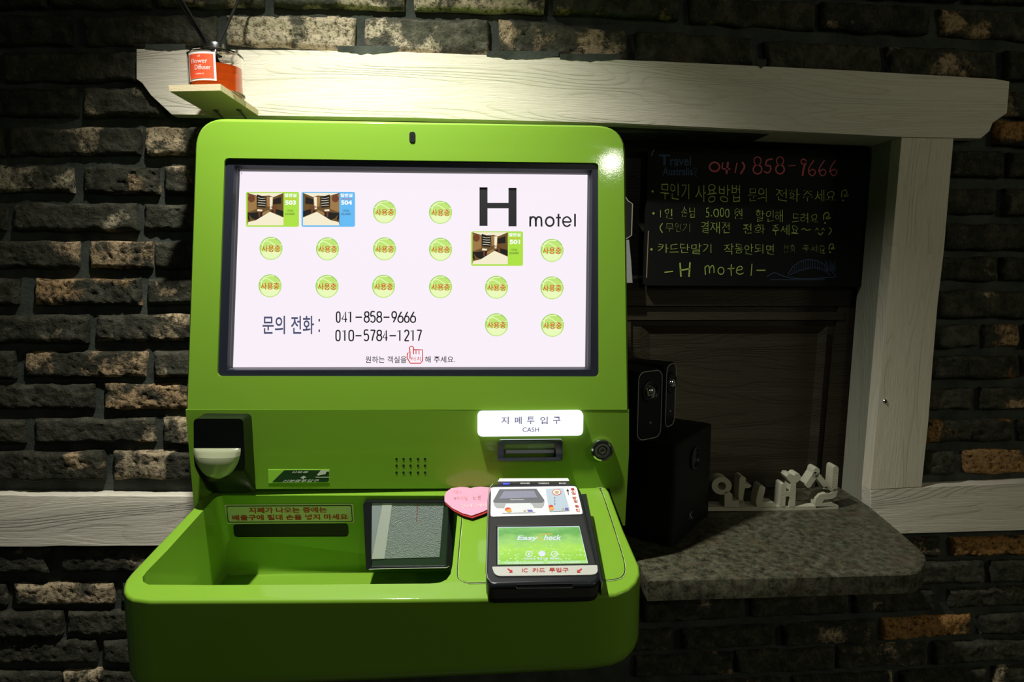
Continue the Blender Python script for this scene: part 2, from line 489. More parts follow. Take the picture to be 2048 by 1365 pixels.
def make_brick(x0, x1, row, amount, warm, tone):
    """one brick: rounded, pitted slab whose face stands proud of the mortar"""
    if x0 > 1240 and amount < 0.95: amount *= 0.85
    def yy(x, k):
        pts = row
        for a, b in zip(pts, pts[1:]):
            if x <= b[0] or b is pts[-1]:
                t = (x - a[0]) / (b[0] - a[0]); return a[k] + (b[k] - a[k]) * t
    A = PBR.at(x0, yy(x0, 1)); B = PBR.at(x1, yy(x1, 1)); Cc = PBR.at(x1, yy(x1, 2)); D = PBR.at(x0, yy(x0, 2))
    wd = (B - A).length; ht = (A - D).length
    if wd < 0.012 or ht < 0.008: return
    nx = max(6, int(wd / 0.0031)); nz = max(7, int(ht / 0.0031))
    sd = random.uniform(0, 900); proud = random.uniform(-0.004, 0.004)
    V = []; Fc = []
    for j in range(nz + 1):
        for i in range(nx + 1):
            u = i / nx; v = j / nz
            p = (A * (1 - u) + B * u) * (1 - v) + (D * (1 - u) + Cc * u) * v
            eu = min(u, 1 - u) * wd; ev = min(v, 1 - v) * ht; e = min(eu, ev)
            q = Vector((p.x * 1.0 + sd, sd * 0.7, p.z))
            edge = 0.0
            if e < 0.0055: edge = (1 - e / 0.0055) ** 2 * 0.0055
            n1 = noise.noise(q * 42) * 0.0020; n2 = noise.noise(q * 170) * 0.0016; n3 = noise.noise(q * 14) * 0.0022
            pit = max(0, noise.noise(q * 150 + Vector((5, 5, 5))) - 0.12) * 0.006 * (0.4 + amount)
            y = p.y + edge + n1 + n2 + n3 + pit + proud
            wob = 0.0034 * noise.noise(q * 34 + Vector((9, 0, 0))); wob2 = 0.0036 * noise.noise(q * 30 + Vector((0, 9, 3)))
            k = 1.0 if e < 0.006 else 0.3
            V.append(Vector((p.x + wob * k, y, p.z + wob2 * k)))
    id_ = lambda i, j: j * (nx + 1) + i
    for j in range(nz):
        for i in range(nx): Fc.append((id_(i, j), id_(i, j + 1), id_(i + 1, j + 1), id_(i + 1, j)))
    per = [id_(i, 0) for i in range(nx)] + [id_(nx, j) for j in range(nz)] + [id_(i, nz) for i in range(nx, 0, -1)] + [id_(0, j) for j in range(nz, 0, -1)]
    b0 = len(V)
    for q in per: V.append(Vector((V[q].x, 0.004, V[q].z)))
    n = len(per)
    for i in range(n): Fc.append((per[i], per[(i + 1) % n], b0 + (i + 1) % n, b0 + i))
    Fc.append(tuple(b0 + i for i in range(n))[::-1])
    c = (A + B + Cc + D) / 4; c.y = 0.0
    me = bpy.data.meshes.new('brick'); me.from_pydata([tuple(v - c) for v in V], [], Fc)
    me.materials.append(BRICK); me.shade_smooth(); me.set_sharp_from_angle(angle=R(50))
    o = bpy.data.objects.new('brick', me); sc.collection.objects.link(o); o.parent = wall; o.location = c
    o.color = (amount, warm, tone, 1)


# every course: control points (x, top, bottom) and its bricks (x0, x1, patch amount, warmth, tone)
L, Rr_ = 0, 2048
COURSES = [
    ([(-120, -46, 14), (700, -44, 10), (1380, -22, 36), (2200, 25, 85)],
     [(-120, 88, .1, .3, .3), (100, 300, .15, .3, .4), (312, 527, .55, .2, .5), (544, 807, .75, .1, .6), (828, 1091, .75, .15, .5), (1108, 1360, .45, .5, .5)]),
    ([(1380, -12, 44), (1640, 2, 56), (1860, 12, 68), (2300, 34, 92)],
     [(1382, 1636, .45, .4, .5), (1645, 1860, .25, .4, .3), (1888, 2110, .4, .6, .5)]),
    ([(1380, -66, -24), (2300, -38, 16)],
     [(1500, 1720, .3, .5, .4), (1745, 1920, .4, .5, .5), (1940, 2170, .4, .6, .4)]),
    ([(-150, 30, 86), (450, 27, 86), (700, 32, 100), (1000, 38, 108), (1275, 62, 122), (1533, 79, 136), (1777, 90, 146), (2250, 112, 170)],
     [(-110, 138, .05, .3, .3), (163, 428, .42, .15, .55), (448, 709, .95, .1, .8), (730, 979, .70, .05, .9), (998, 1253, .62, .35, .6),
      (1275, 1507, .08, .2, .6), (1533, 1763, .45, .1, .6), (1778, 1997, .38, .45, .5), (2016, 2200, .2, .4, .3)]),
    ([(-150, 104, 162), (400, 102, 160)],
     [(-140, -14, .1, .3, .3), (2, 271, .14, .2, .45)]),
    ([(-150, 176, 232), (480, 173, 231)],
     [(-120, 146, .12, .3, .3), (164, 322, .32, .2, .5)]),
    ([(-150, 252, 308), (480, 253, 310)],
     [(-120, 0, .1, .3, .3), (15, 276, .38, .25, .5), (291, 470, .5, .3, .6)]),
    ([(-150, 330, 384), (480, 333, 388)],
     [(-110, 141, .62, .1, .6), (163, 314, .62, .55, .4), (328, 470, .3, .3, .4)]),
    ([(-150, 405, 460), (480, 408, 462)],
     [(-120, 4, .1, .3, .4), (22, 271, .25, .1, .5), (283, 470, .35, .3, .5)]),
    ([(-150, 482, 536), (480, 483, 538)],
     [(-100, 150, .45, .45, .35), (176, 300, .68, .5, .5), (306, 470, .4, .4, .4)]),
    ([(-150, 558, 612), (480, 557, 610)],
     [(-120, 30, .2, .4, .4), (66, 276, .78, .7, .5), (294, 470, .42, .45, .5)]),
    ([(-150, 632, 686), (480, 630, 683)],
     [(-100, 171, .32, .3, .4), (187, 470, .48, .4, .5)]),
    ([(-150, 704, 757), (480, 702, 757)],
     [(-120, 26, .15, .3, .4), (44, 286, .36, .5, .35), (304, 470, .4, .3, .6)]),
    ([(-150, 770, 822), (480, 769, 820)],
     [(-120, 182, .2, .2, .4), (204, 470, .72, .6, .5)]),
    ([(-150, 842, 892), (480, 838, 888)],
     [(-120, 44, .3, .6, .4), (64, 306, .22, .3, .5), (324, 470, .55, .3, .6)]),
    ([(-150, 906, 964), (480, 904, 961)],
     [(-100, 204, .35, .5, .4), (224, 470, .45, .3, .5)]),
    ([(-150, 1104, 1150), (380, 1099, 1147)],
     [(-150, 94, .22, .2, .5), (119, 380, .26, .2, .5)]),
    ([(-150, 1174, 1216), (380, 1170, 1212)],
     [(-120, 8, .1, .2, .3), (26, 222, .42, .35, .5), (240, 400, .2, .2, .4)]),
    ([(-150, 1228, 1277), (380, 1224, 1272)],
     [(-130, 121, .3, .3, .4), (130, 380, .22, .2, .5)]),
    ([(-150, 1288, 1333), (380, 1284, 1330)],
     [(-110, 188, .32, .5, .4), (204, 400, .4, .4, .4)]),
    ([(-150, 1349, 1400), (380, 1345, 1396)],
     [(-130, 118, .4, .4, .4), (124, 400, .35, .3, .4)]),
    # right of the window
    ([(1990, 180, 231), (2300, 196, 248)], [(2016, 2240, .4, .3, .4)]),
    ([(1980, 240, 288), (2300, 250, 298)], [(1996, 2210, .85, 1.0, .4)]),
    ([(1880, 300, 351), (2300, 306, 360)], [(1906, 2010, .45, .4, .35), (2024, 2230, .4, .4, .4)]),
    ([(1880, 376, 428), (2300, 380, 432)], [(1896, 2000, .35, .25, .4), (2014, 2230, .5, .3, .6)]),
    ([(1880, 446, 498), (2300, 450, 500)], [(1890, 2120, .15, .3, .45), (2135, 2300, .3, .3, .4)]),
    ([(1880, 516, 563), (2300, 515, 562)], [(1886, 2003, .1, .3, .4), (2010, 2240, .75, .95, .4)]),
    ([(1870, 583, 636), (2300, 581, 633)], [(1878, 2110, .2, .3, .5), (2125, 2300, .3, .3, .4)]),
    ([(1870, 652, 697), (2300, 648, 692)], [(1872, 1956, .2, .3, .6), (1976, 2044, .62, .7, .5), (2058, 2260, .3, .4, .4)]),
    ([(1860, 715, 758), (2300, 712, 754)], [(1864, 2040, .78, 1.0, .4), (2054, 2260, .4, .5, .4)]),
    ([(1855, 780, 822), (2300, 775, 817)], [(1860, 1950, .2, .3, .75), (1968, 2160, .55, .6, .5)]),
    ([(1855, 844, 888), (2300, 838, 882)], [(1858, 2030, .68, .95, .4), (2046, 2250, .4, .5, .4)]),
    ([(1845, 906, 952), (2300, 900, 946)], [(1850, 1912, .1, .3, .5), (1934, 2190, .98, .9, .5)]),
    ([(1800, 1083, 1119), (2300, 1072, 1108)], [(1800, 1886, .4, .5, .4), (1910, 2150, 1.1, 1.0, .6)]),
    ([(1800, 1130, 1172), (2300, 1118, 1160)], [(1800, 1974, .12, .3, .5), (1990, 2220, .15, .3, .5)]),
    ([(1240, 1207, 1250), (1500, 1196, 1238), (1720, 1190, 1231), (1900, 1184, 1222), (2300, 1168, 1204)],
     [(1287, 1482, .26, .2, .4), (1507, 1702, .2, .2, .4), (1712, 1871, .2, .2, .4), (1905, 2110, .42, .5, .45)]),
    ([(1200, 1270, 1308), (1500, 1260, 1296), (1750, 1246, 1288), (1950, 1236, 1275), (2300, 1222, 1260)],
     [(1120, 1345, .2, .3, .4), (1368, 1548, .22, .4, .4), (1570, 1756, .18, .3, .4), (1769, 1950, 1.1, 1.0, .6), (1969, 2180, .25, .3, .4)]),
    ([(1200, 1324, 1366), (1500, 1310, 1352), (1700, 1300, 1344), (1900, 1290, 1332), (2300, 1272, 1314)],
     [(1272, 1470, .55, .7, .4), (1476, 1672, .2, .3, .5), (1680, 1858, .28, .3, .55), (1874, 2090, .22, .3, .5)]),
    ([(1200, 1380, 1420), (1500, 1366, 1406), (1900, 1346, 1388), (2300, 1328, 1370)],
     [(1350, 1570, .3, .3, .4), (1590, 1790, .3, .3, .4), (1805, 1980, .3, .3, .4), (1995, 2200, .3, .3, .4)]),
]
for row, bricks in COURSES:
    for x0, x1, a, wm, tn in bricks: make_brick(x0, x1, row, a, wm, tn)

# mortar smeared over the edge of the lintel
for k, (px, py, wd, hg) in enumerate([(735, 102, 60, 9), (1045, 112, 72, 11), (1180, 118, 60, 7), (1523, 128, 10, 12), (330, 98, 40, 5)]):
    s = MB(); N = 22; loop = []
    for i in range(N + 1): loop.append((px - wd + 2 * wd * i / N, py - 10))
    for i in range(N, -1, -1):
        u = i / N
        loop.append((px - wd + 2 * wd * u, py + hg * math.sin(math.pi * u) * (0.6 + 0.5 * noise.noise(Vector((u * 9, k, 0))))))
    s.plate(PB, loop, MORTAR, 0.0007, 0.002)
    o = s.build('mortar_smear', wall, smooth=False)

# ------------------------------------------------------------------ timber around the window
def timber(name, px, mt, thick=0.02, plane=PB, kind='structure', off=0.0):
    b = MB(); b.plate(plane, px, mt, off, thick, bev=0.0012)
    return b.build(name, kind=kind, ang=30)


def ragged(a, b, n, amp, seed):
    out = []
    for i in range(n + 1):
        t = i / n; out.append((a[0] + (b[0] - a[0]) * t, a[1] + (b[1] - a[1]) * t + amp * noise.noise(Vector((i * 0.7, seed, 0)))))
    return out


lintel = timber('trim_1', [(272, 158), (272, 98)] + ragged((290, 98), (760, 102), 22, 2.2, 1) + ragged((790, 103), (1300, 122), 22, 1.6, 2) +
                [(1700, 141), (1990, 158), (2020, 163), (2015, 226), (2006, 232), (1986, 246), (1980, 262), (1962, 277), (1803, 274), (1500, 259), (1240, 247), (800, 236), (342, 229), (300, 190), (283, 166)],
                WHITEWOOD, 0.026)
timber('trim_2', [(1803, 275)] + [(1907, 277), (1898, 380), (1888, 500), (1876, 610), (1866, 720), (1857, 840), (1843, 975)] + [(1741, 981)], WHITEWOODV, 0.024)
timber('trim_3', [(1741, 982)] + ragged((1745, 981), (2220, 958), 12, 1.0, 5) + [(2220, 1056), (1741, 1070)], WHITEWOOD, 0.024)
timber('trim_4', ragged((-200, 990), (460, 994), 20, 1.5, 6) + [(460, 1090)] + ragged((440, 1091), (-200, 1097), 16, 2.0, 7), WHITEWOOD, 0.024)
# post screw
s = MB(); c = PB.at(1770, 803); s.lathe([(0.0036, 0.003), (0.0036, -0.0005), (0.0026, -0.0018), (0.0, -0.0022)], c, SILVER, axis=(0, 1, 0), n=18)
s.box((c.x - 0.0004, c.y - 0.0026, c.z - 0.0028), (c.x + 0.0004, c.y - 0.0016, c.z + 0.0028), DARK)
s.build('screw', bpy.data.objects['trim_2'])

# jamb and soffit boards lining the opening
YB = 0.062
jt, jb = YP(-0.019).at(1803, 275), YP(-0.019).at(1740, 1016)
b = MB(); s1 = [jt, jb, Vector((jb.x - 0.001, YB, jb.z)), Vector((jt.x - 0.001, YB, jt.z))]
b.prism(s1, (0.018, 0, 0), GREYWOODV); b.build('trim_5', smooth=False, kind='structure')
st0, st1 = YP(-0.019).at(1040, 240), YP(-0.019).at(1803, 275)
b = MB(); b.prism([st0, st1, Vector((st1.x, YB, st1.z)), Vector((st0.x, YB, st0.z))], (0, 0, 0.016), WHITEWOOD)
b.build('trim_6', smooth=False, kind='structure')

# dark wooden shutter closing the window
PSH = YP(0.075)
xl, xr = 0.10, jt.x + 0.01; zb, zt = PS.p.z - 0.02, jt.z + 0.03
sh = MB(); sh.box((xl, 0.078, zb), (xr, 0.10, zt), DARKWOOD)
shut = sh.build('window_1', smooth=False, kind='structure')
for nm, px in [('rail', rect(1240, 566, 1745, 612)), ('rail', rect(1240, 274, 1770, 292)), ('rail', rect(1240, 625, 1690, 640)),
               ('stile', [(1676, 612), (1722, 612), (1690, 990), (1640, 990)]), ('stile', [(1225, 640), (1262, 640), (1262, 990), (1225, 990)])]:
    s = MB(); s.plate(PSH, px, DARKWOOD, 0.004 if nm == 'rail' else 0.002, 0.008, bev=0.001); s.build(nm, shut, smooth=False)
s = MB(); out = [(1280, 652), (1655, 652), (1630, 975), (1280, 975)]; inn = [(1300, 668), (1636, 668), (1612, 960), (1300, 960)]
s.ring(PSH.pts(out, 0.006), PSH.pts(inn, -0.002), DARKWOOD); s.fill([PSH.pts(inn, -0.002)], DARKWOOD); s.build('shutter_panel', shut, smooth=False)

# ------------------------------------------------------------------ granite counter
g = MB()
plan = [(1738, 1013), (1795, 1060), (1832, 1092), (1850, 1110), (1852, 1120), (1846, 1135), (1834, 1146), (1820, 1149), (1700, 1152), (1500, 1158), (1348, 1162), (1296, 1164)]
top = PS.pts(plan)
top = top + [Vector((top[-1].x, 0.075, PS.p.z)), Vector((PB.at(1740, 1016).x, 0.075, PS.p.z))]
g.prism(top, (0, 0, -0.026), GRANITE, bev=0.0015)
counter = g.build('granite_counter', loc=(0.4, -0.1, PS.p.z - 0.026))
tag(counter, 'dark speckled granite counter slab projecting below the window opening', 'counter')

# ------------------------------------------------------------------ chalkboard and plaque inside the opening
PCB = YP(0.052)
ch = thing('chalkboard', PCB.at(1500, 572), 'black chalkboard with green and pink handwriting inside the window', 'chalkboard')
b = MB(); b.plate(PCB, rounded([(1296, 296), (1742, 298), (1727, 574), (1288, 572)], 5), mat('slate_black', (0.006, 0.007, 0.006), 0.75, spec=0.2), 0, 0.010, bev=0.001)
b.build('board', ch)
b = MB(); b.line(PCB, [(1297, 462), (1293, 556)], 2.0, mat('tan_edge', (0.30, 0.22, 0.13), 0.6), 0.0008); b.build('edge_strip', ch)
b = MB(); b.stroke(PCB, [(1303, 312), (1305, 305), (1309, 300)], 1.2, mat('tan_edge', (0.30, 0.22, 0.13), 0.6), 0.0008); b.build('edge_strip', ch)
b = MB(); o = 0.0008
b.text(PCB, 'T', (1318, 309, 1340, 331), CHALKB, o, 0.02); b.text(PCB, 'ravel', (1340, 312, 1382, 332), CHALKB, o, 0.02)
b.text(PCB, 'Australia', (1325, 335, 1386, 351), CHALKB, o, 0.02)
b.stroke(PCB, [(1386, 340), (1390, 336), (1393, 340), (1389, 348), (1395, 355)], 1.2, CHALKB, o)
b.build('blue_chalk_lettering', ch, smooth=False)
b = MB()   # the pink telephone number, drawn digit by digit
W = 3.0
b.stroke(PCB, circ(1429, 334, 10, 9, 10), 3.4, CHALKP, o, closed=True)
b.stroke(PCB, [(1446, 325), (1444, 336), (1450, 338), (1461, 338)], W, CHALKP, o, n=2); b.stroke(PCB, [(1456, 324), (1453, 348)], W + 1, CHALKP, o)
b.stroke(PCB, [(1474, 326), (1470, 346)], 2.6, CHALKP, o); b.stroke(PCB, [(1484, 324), (1489, 334), (1481, 348)], W + .6, CHALKP, o)
for x, y in ((1515, 332), (1560, 332)):
    b.stroke(PCB, circ(x, y - 10, 7, 8, 9), 2.0, CHALKP, o, closed=True); b.stroke(PCB, circ(x, y + 7, 8.5, 9, 9), 3.0, CHALKP, o, closed=True)
b.stroke(PCB, [(1545, 318), (1534, 321), (1532, 331), (1540, 332), (1541, 340), (1536, 346), (1528, 343)], W, CHALKP, o)
b.line(PCB, [(1577, 332), (1591, 331)], 1.6, CHALKP, o)
b.stroke(PCB, [(1613, 322), (1606, 318), (1602, 324), (1606, 329), (1612, 324)], 2.2, CHALKP, o); b.stroke(PCB, [(1612, 324), (1607, 338), (1605, 352)], 3.6, CHALKP, o)
for x in (1624, 1645, 1667):
    b.stroke(PCB, [(x + 4, 321), (x - 5, 334), (x - 7, 344), (x, 352), (x + 7, 345), (x + 2, 339), (x - 6, 343)], 2.2, CHALKP, o)
b.build('pink_chalk_number', ch, smooth=False)
b = MB(); TH = -0.012
WR = [('무인기', 1320, 366, 1378, 399, 0), ('사용방법', 1390, 369, 1480, 404, 0), ('문의', 1497, 375, 1532, 403, 0), ('전화', 1553, 378, 1599, 402, 0),
      ('주세요', 1606, 380, 1672, 403, 0), ('1인', 1321, 416, 1345, 436, 0), ('손님', 1362, 414, 1390, 434, 0), ('5.000', 1411, 416, 1460, 434, 0),
      ('원', 1468, 417, 1486, 438, 0), ('할인해', 1512, 420, 1566, 443, 0), ('드려요', 1583, 426, 1636, 446, 0), ('무인기', 1332, 446, 1379, 464, 1),
      ('결재전', 1401, 443, 1460, 466, 0), ('전화', 1485, 448, 1530, 468, 0), ('주세요', 1543, 449, 1598, 469, 0),
      ('카드단말기', 1316, 487, 1422, 507, 0), ('작동안되면', 1448, 488, 1547, 508, 0), ('전화', 1566, 489, 1592, 505, 1), ('주세', 1604, 490, 1636, 504, 1), ('요', 1638, 491, 1650, 506, 0)]
f_ = MB()
for tx, x0, y0, x1, y1, faint in WR:
    sk = 0.08 * (x1 - x0)
    (f_ if faint else b).text(PCB, tx, [(x0, y0), (x1, y0 + 1), (x1, y1 + 1), (x0, y1)], CHALKG if faint else CHALKY, o, TH, jit=1.1)
for x, y in ((1305, 383), (1307, 427), (1303, 499)): b.plate(PCB, circ(x, y, 2.4, n=10), CHALKY, o)
for x, y, k in ((1689, 390, 1.0), (1653, 435, 1.0), (1663, 496, .8)):
    (b if k < 1 else b).stroke(PCB, [(x - 6 * k, y + 5 * k), (x - 5 * k, y - 6 * k), (x + 2 * k, y - 10 * k), (x + 5 * k, y - 3 * k), (x - 1, y + 2 * k), (x + 4 * k, y + 3 * k), (x + 8 * k, y)], 1.8, CHALKY, o)
    b.plate(PCB, circ(x - 3, y + 11 * k, 1.8, n=8), CHALKY, o)
b.stroke(PCB, [(1325, 447), (1320, 456), (1325, 466)], 1.8, CHALKY, o); b.stroke(PCB, [(1658, 455), (1663, 461), (1657, 470)], 1.6, CHALKY, o)
b.stroke(PCB, [(1603, 460), (1608, 457), (1613, 461), (1621, 459)], 1.6, CHALKY, o)
b.line(PCB, [(1631, 461), (1634, 456), (1637, 461)], 1.5, CHALKY, o); b.line(PCB, [(1643, 461), (1646, 456), (1649, 461)], 1.5, CHALKY, o)
b.stroke(PCB, [(1636, 466), (1641, 470), (1646, 465)], 1.6, CHALKY, o)
b.line(PCB, [(1329, 545), (1346, 543)], 2.2, CHALKY, o); b.line(PCB, [(1360, 526), (1362, 554)], 3, CHALKY, o); b.line(PCB, [(1380, 525), (1378, 554)], 3, CHALKY, o)
b.line(PCB, [(1361, 541), (1379, 538)], 3, CHALKY, o)
mo = 1.9
b.stroke(PCB, [(1411, 550), (1410, 537), (1411, 534), (1417, 532), (1419, 540), (1419, 547)], mo, CHALKY, o); b.stroke(PCB, [(1419, 538), (1425, 531), (1428, 538), (1428, 546)], mo, CHALKY, o)
b.stroke(PCB, circ(1442, 542, 6, 7, 8), mo, CHALKY, o, closed=True)
b.stroke(PCB, [(1463, 529), (1462, 540), (1463, 552)], mo, CHALKY, o); b.line(PCB, [(1455, 538), (1469, 537)], mo, CHALKY, o)
b.stroke(PCB, [(1473, 541), (1484, 539), (1482, 533), (1475, 536), (1473, 545), (1480, 549), (1487, 546)], mo, CHALKY, o)
b.line(PCB, [(1504, 528), (1502, 552)], mo, CHALKY, o); b.line(PCB, [(1513, 541), (1531, 541)], 2.2, CHALKY, o)
b.build('green_chalk_writing', ch, smooth=False)
f_.build('faded_chalk_writing', ch, smooth=False, kind='stuff')
b = MB()   # faint blue drawing of an arched bridge over water
b.stroke(PCB, [(1576, 548), (1590, 530), (1612, 520), (1636, 523), (1656, 536), (1672, 552)], 1.6, CHALKB, o)
b.stroke(PCB, [(1576, 552), (1600, 541), (1626, 536), (1646, 540), (1662, 552)], 1.4, CHALKB, o)
for k in range(16):
    x = 1584 + k * 4.6; tp = 521 + abs(x - 1618) ** 1.7 * 0.028; b.line(PCB, [(x, tp), (x, 537 + abs(x - 1626) * .28)], 0.9, CHALKB, o)
b.stroke(PCB, [(1534, 554), (1548, 546), (1562, 551), (1580, 556), (1620, 558), (1672, 554)], 1.6, CHALKB, o)
for k in range(7): b.line(PCB, [(1652 + k * 3, 522 + (k % 3) * 4), (1652 + k * 3, 544)], 1.4, CHALKB, o)
b.line(PCB, [(1540, 560), (1650, 560)], 1.0, CHALKB, o)
b.build('bridge_drawing', ch, smooth=False)

PPL = YP(0.040)
pq = thing('plaque', PPL.at(1240, 480), 'black plaque with a cream outline left of the chalkboard, half behind the kiosk', 'sign')
b = MB(); b.plate(PPL, [(1190, 380), (1245, 380), (1254, 396), (1267, 408), (1264, 472), (1255, 478), (1190, 480)], BLACKM, 0, 0.006, bev=.001); b.build('plate', pq)
b = MB(); b.line(PPL, [(1246, 386), (1256, 402), (1265, 408), (1263, 471), (1254, 477), (1240, 478)], 2.0, mat('cream_line', (0.42, 0.40, 0.30), 0.6), 0.0006); b.build('outline', pq)
pp = MB(); pp.plate(PPL, [(1200, 480), (1258, 480), (1262, 520), (1265, 566), (1200, 566)], mat('grey_paper', (0.34, 0.35, 0.34), 0.7), 0.001, 0.0008)
o = pp.build('paper_sheet', loc=PPL.at(1230, 566)); tag(o, 'grey paper sheet under the plaque beside the kiosk edge', 'paper')

# ------------------------------------------------------------------ loudspeakers on the counter
def rbox(c, ux, uy, hx, hy, h, r, mt, n=4, bev=0.002):
    """upright box with rounded plan corners; c = centre of its base"""
    lp = []
    for sx, sy, a0 in ((1, 1, 0), (-1, 1, 90), (-1, -1, 180), (1, -1, 270)):
        for k in range(n + 1):
            a = R(a0 + 90 * k / n); lp.append(c + ux * (sx * (hx - r) + math.cos(a) * r) + uy * (sy * (hy - r) + math.sin(a) * r))
    b = MB(); b.prism([p + Vector((0, 0, h)) for p in lp], (0, 0, -h), mt, bev=bev); return b


N_ = PS.at(1345, 1097); Rc = PS.at(1418, 1028)
uy = (Rc - N_); wdt = uy.length; uy.normalize(); ux = Vector((uy.y, -uy.x, 0))   # ux points out of the port face
if ux.x < 0: ux = -ux
dp = 0.100
cb = (N_ + Rc) / 2 - ux * dp / 2
# height from the pixel of the near top corner
def height_at(p, x, y):
    d = ray(x, y); tt = ((p - CAM).x * d.x + (p - CAM).y * d.y) / (d.x ** 2 + d.y ** 2); return (CAM + d * tt).z - p.z
H = height_at(N_, 1357, 893)
sub = thing('subwoofer', cb, 'large black subwoofer box with a round port, standing on the granite counter', 'loudspeaker')
sp_mat = mat('speaker_black', (0.005, 0.0055, 0.005), 0.55, spec=0.25)
rbox(cb, ux, uy, dp / 2, wdt / 2, H, 0.006, sp_mat).build('cabinet', sub)
pf = Plane(cb + ux * (dp / 2), ux)
b = MB(); c = pf.at(1388, 916, 0.0); 
b.lathe([(0.0165, 0.0), (0.0165, 0.003), (0.0140, 0.0035), (0.0125, 0.001), (0.012, 0.0004), (0.0, 0.0004)], c, BLACK, axis=ux, n=28); b.build('bass_port', sub)
b = MB(); b.text(pf, 'K', [(1379, 1024), (1386, 1022), (1386, 1038), (1379, 1040)], mat('silver_mark', (0.2, 0.2, 0.2), 0.4), 0.0008, 0.01); tag(b.build('emblem', sub, smooth=False), None)
STZ = PS.p.z + H
PTOP = Plane((0, 0, STZ), (0, 0, 1))
a2 = R(24); 
for i, (px, py, tp, wd2, turn, lab) in enumerate([((1272), 884, 730, 0.047, -22, 'slim black satellite speaker with a light rim, nearest the kiosk'),
                                                  ((1328), 858, 716, 0.045, -2, 'slim black satellite speaker, right one of the pair on the subwoofer')]):
    p0 = PTOP.at(px, py)
    ang = math.atan2(uy.y, uy.x) + R(turn); v2 = Vector((math.cos(ang), math.sin(ang), 0)); n2 = Vector((v2.y, -v2.x, 0))
    h2 = height_at(p0, px - 3, tp + 14)
    if i == 1: wd2 = 0.036
    c2 = p0 + v2 * wd2 / 2 - n2 * 0.035
    sp = thing('satellite_speaker', c2, lab, 'loudspeaker', 'satellite speakers on the subwoofer')
    rbox(c2, n2, v2, 0.035, wd2 / 2, h2, 0.004, sp_mat).build('cabinet', sp)
    fp = Plane(c2 + n2 * 0.035, n2)
    def L3(u, v, off=0.0): return c2 + n2 * (0.035 + off) + v2 * (u * wd2 / 2) + Vector((0, 0, h2 * v))
    def rr_loop(mx, my, r, off):
        lp = []
        for sx, sy, a0 in ((1, 1, 0), (-1, 1, 90), (-1, -1, 180), (1, -1, 270)):
            for k in range(6):
                a = R(a0 + 18 * k); lp.append(c2 + n2 * (0.035 + off) + v2 * (sx * (wd2 / 2 - mx - r) + math.cos(a) * r) + Vector((0, 0, h2 / 2 + sy * (h2 / 2 - my - r) + math.sin(a) * r)))
        return lp
    b = MB(); b.tube(rr_loop(0.001, 0.001, 0.011, 0.0012) + rr_loop(0.001, 0.001, 0.011, 0.0012)[:1], 0.0007, mat('pale_rim', (0.42, 0.43, 0.38), 0.35), n=6); b.build('rim', sp)
    b = MB(); b.fill([rr_loop(0.003, 0.003, 0.009, 0.0009)], BLACK); b.build('front_grille', sp, smooth=False)
    cc = L3(0, 0.70, 0.0012)
    b = MB(); b.lathe([(0.016, 0.0), (0.0155, 0.0022), (0.0135, 0.0026), (0.0115, 0.0008), (0.0090, 0.0002)], cc, BLACK, axis=n2, n=32); b.build('driver_surround', sp)
    b = MB(); b.lathe([(0.0088, 0.0005), (0.0075, 0.0032), (0.005, 0.0052), (0.0025, 0.006), (0.0, 0.0063)], cc, CHROME, axis=n2, n=28); tag(b.build('driver_cone', sp), 'bright metal driver cone')
    cc = L3(0.1, 0.24, 0.001)
    b = MB(); b.lathe([(0.0022, 0.0), (0.0018, 0.0006), (0, 0.0007)], cc, SILVER, axis=n2, n=12); b.build('emblem', sp)

# ------------------------------------------------------------------ cut-out letter sign
zt_ = PS.p.z
LP = Plane((0, PS.at(1545, 1022).y, 0), (0, -1, 0))
sg = thing('letter_sign', PS.at(1545, 1022), 'pale wooden cut-out Korean letters on a bar, standing on the granite counter', 'sign')
PALE = wood_mat('pale_cut_wood', (0.50, 0.49, 0.37), (0.40, 0.38, 0.28), seed=3.0, bumpd=0.0004)
THK = 0.020


def cut(name, loops, holes=()):
    b = MB()
    for l in loops: b.plate(LP, l, PALE, 0, THK)
    for l, h in holes: b.plate(LP, l, PALE, 0, THK, holes=[h])
    return b.build(name, sg, ang=40)


def bar(p, q, w0, w1=None, n=5, r0=True, r1=True):
    """straight limb with rounded ends"""
    w1 = w1 or w0; p = Vector(p); q = Vector(q); d = (q - p).normalized(); a = math.atan2(d.y, d.x); lp = []
    for k in range(n + 1):
        t = a + math.pi / 2 + math.pi * k / n; e = 1 if r0 else (0.25 + 0)
        lp.append((p.x + math.cos(t) * w0 / 2, p.y + math.sin(t) * w0 / 2))
    for k in range(n + 1):
        t = a - math.pi / 2 + math.pi * k / n
        lp.append((q.x + math.cos(t) * w1 / 2, q.y + math.sin(t) * w1 / 2))
    return lp


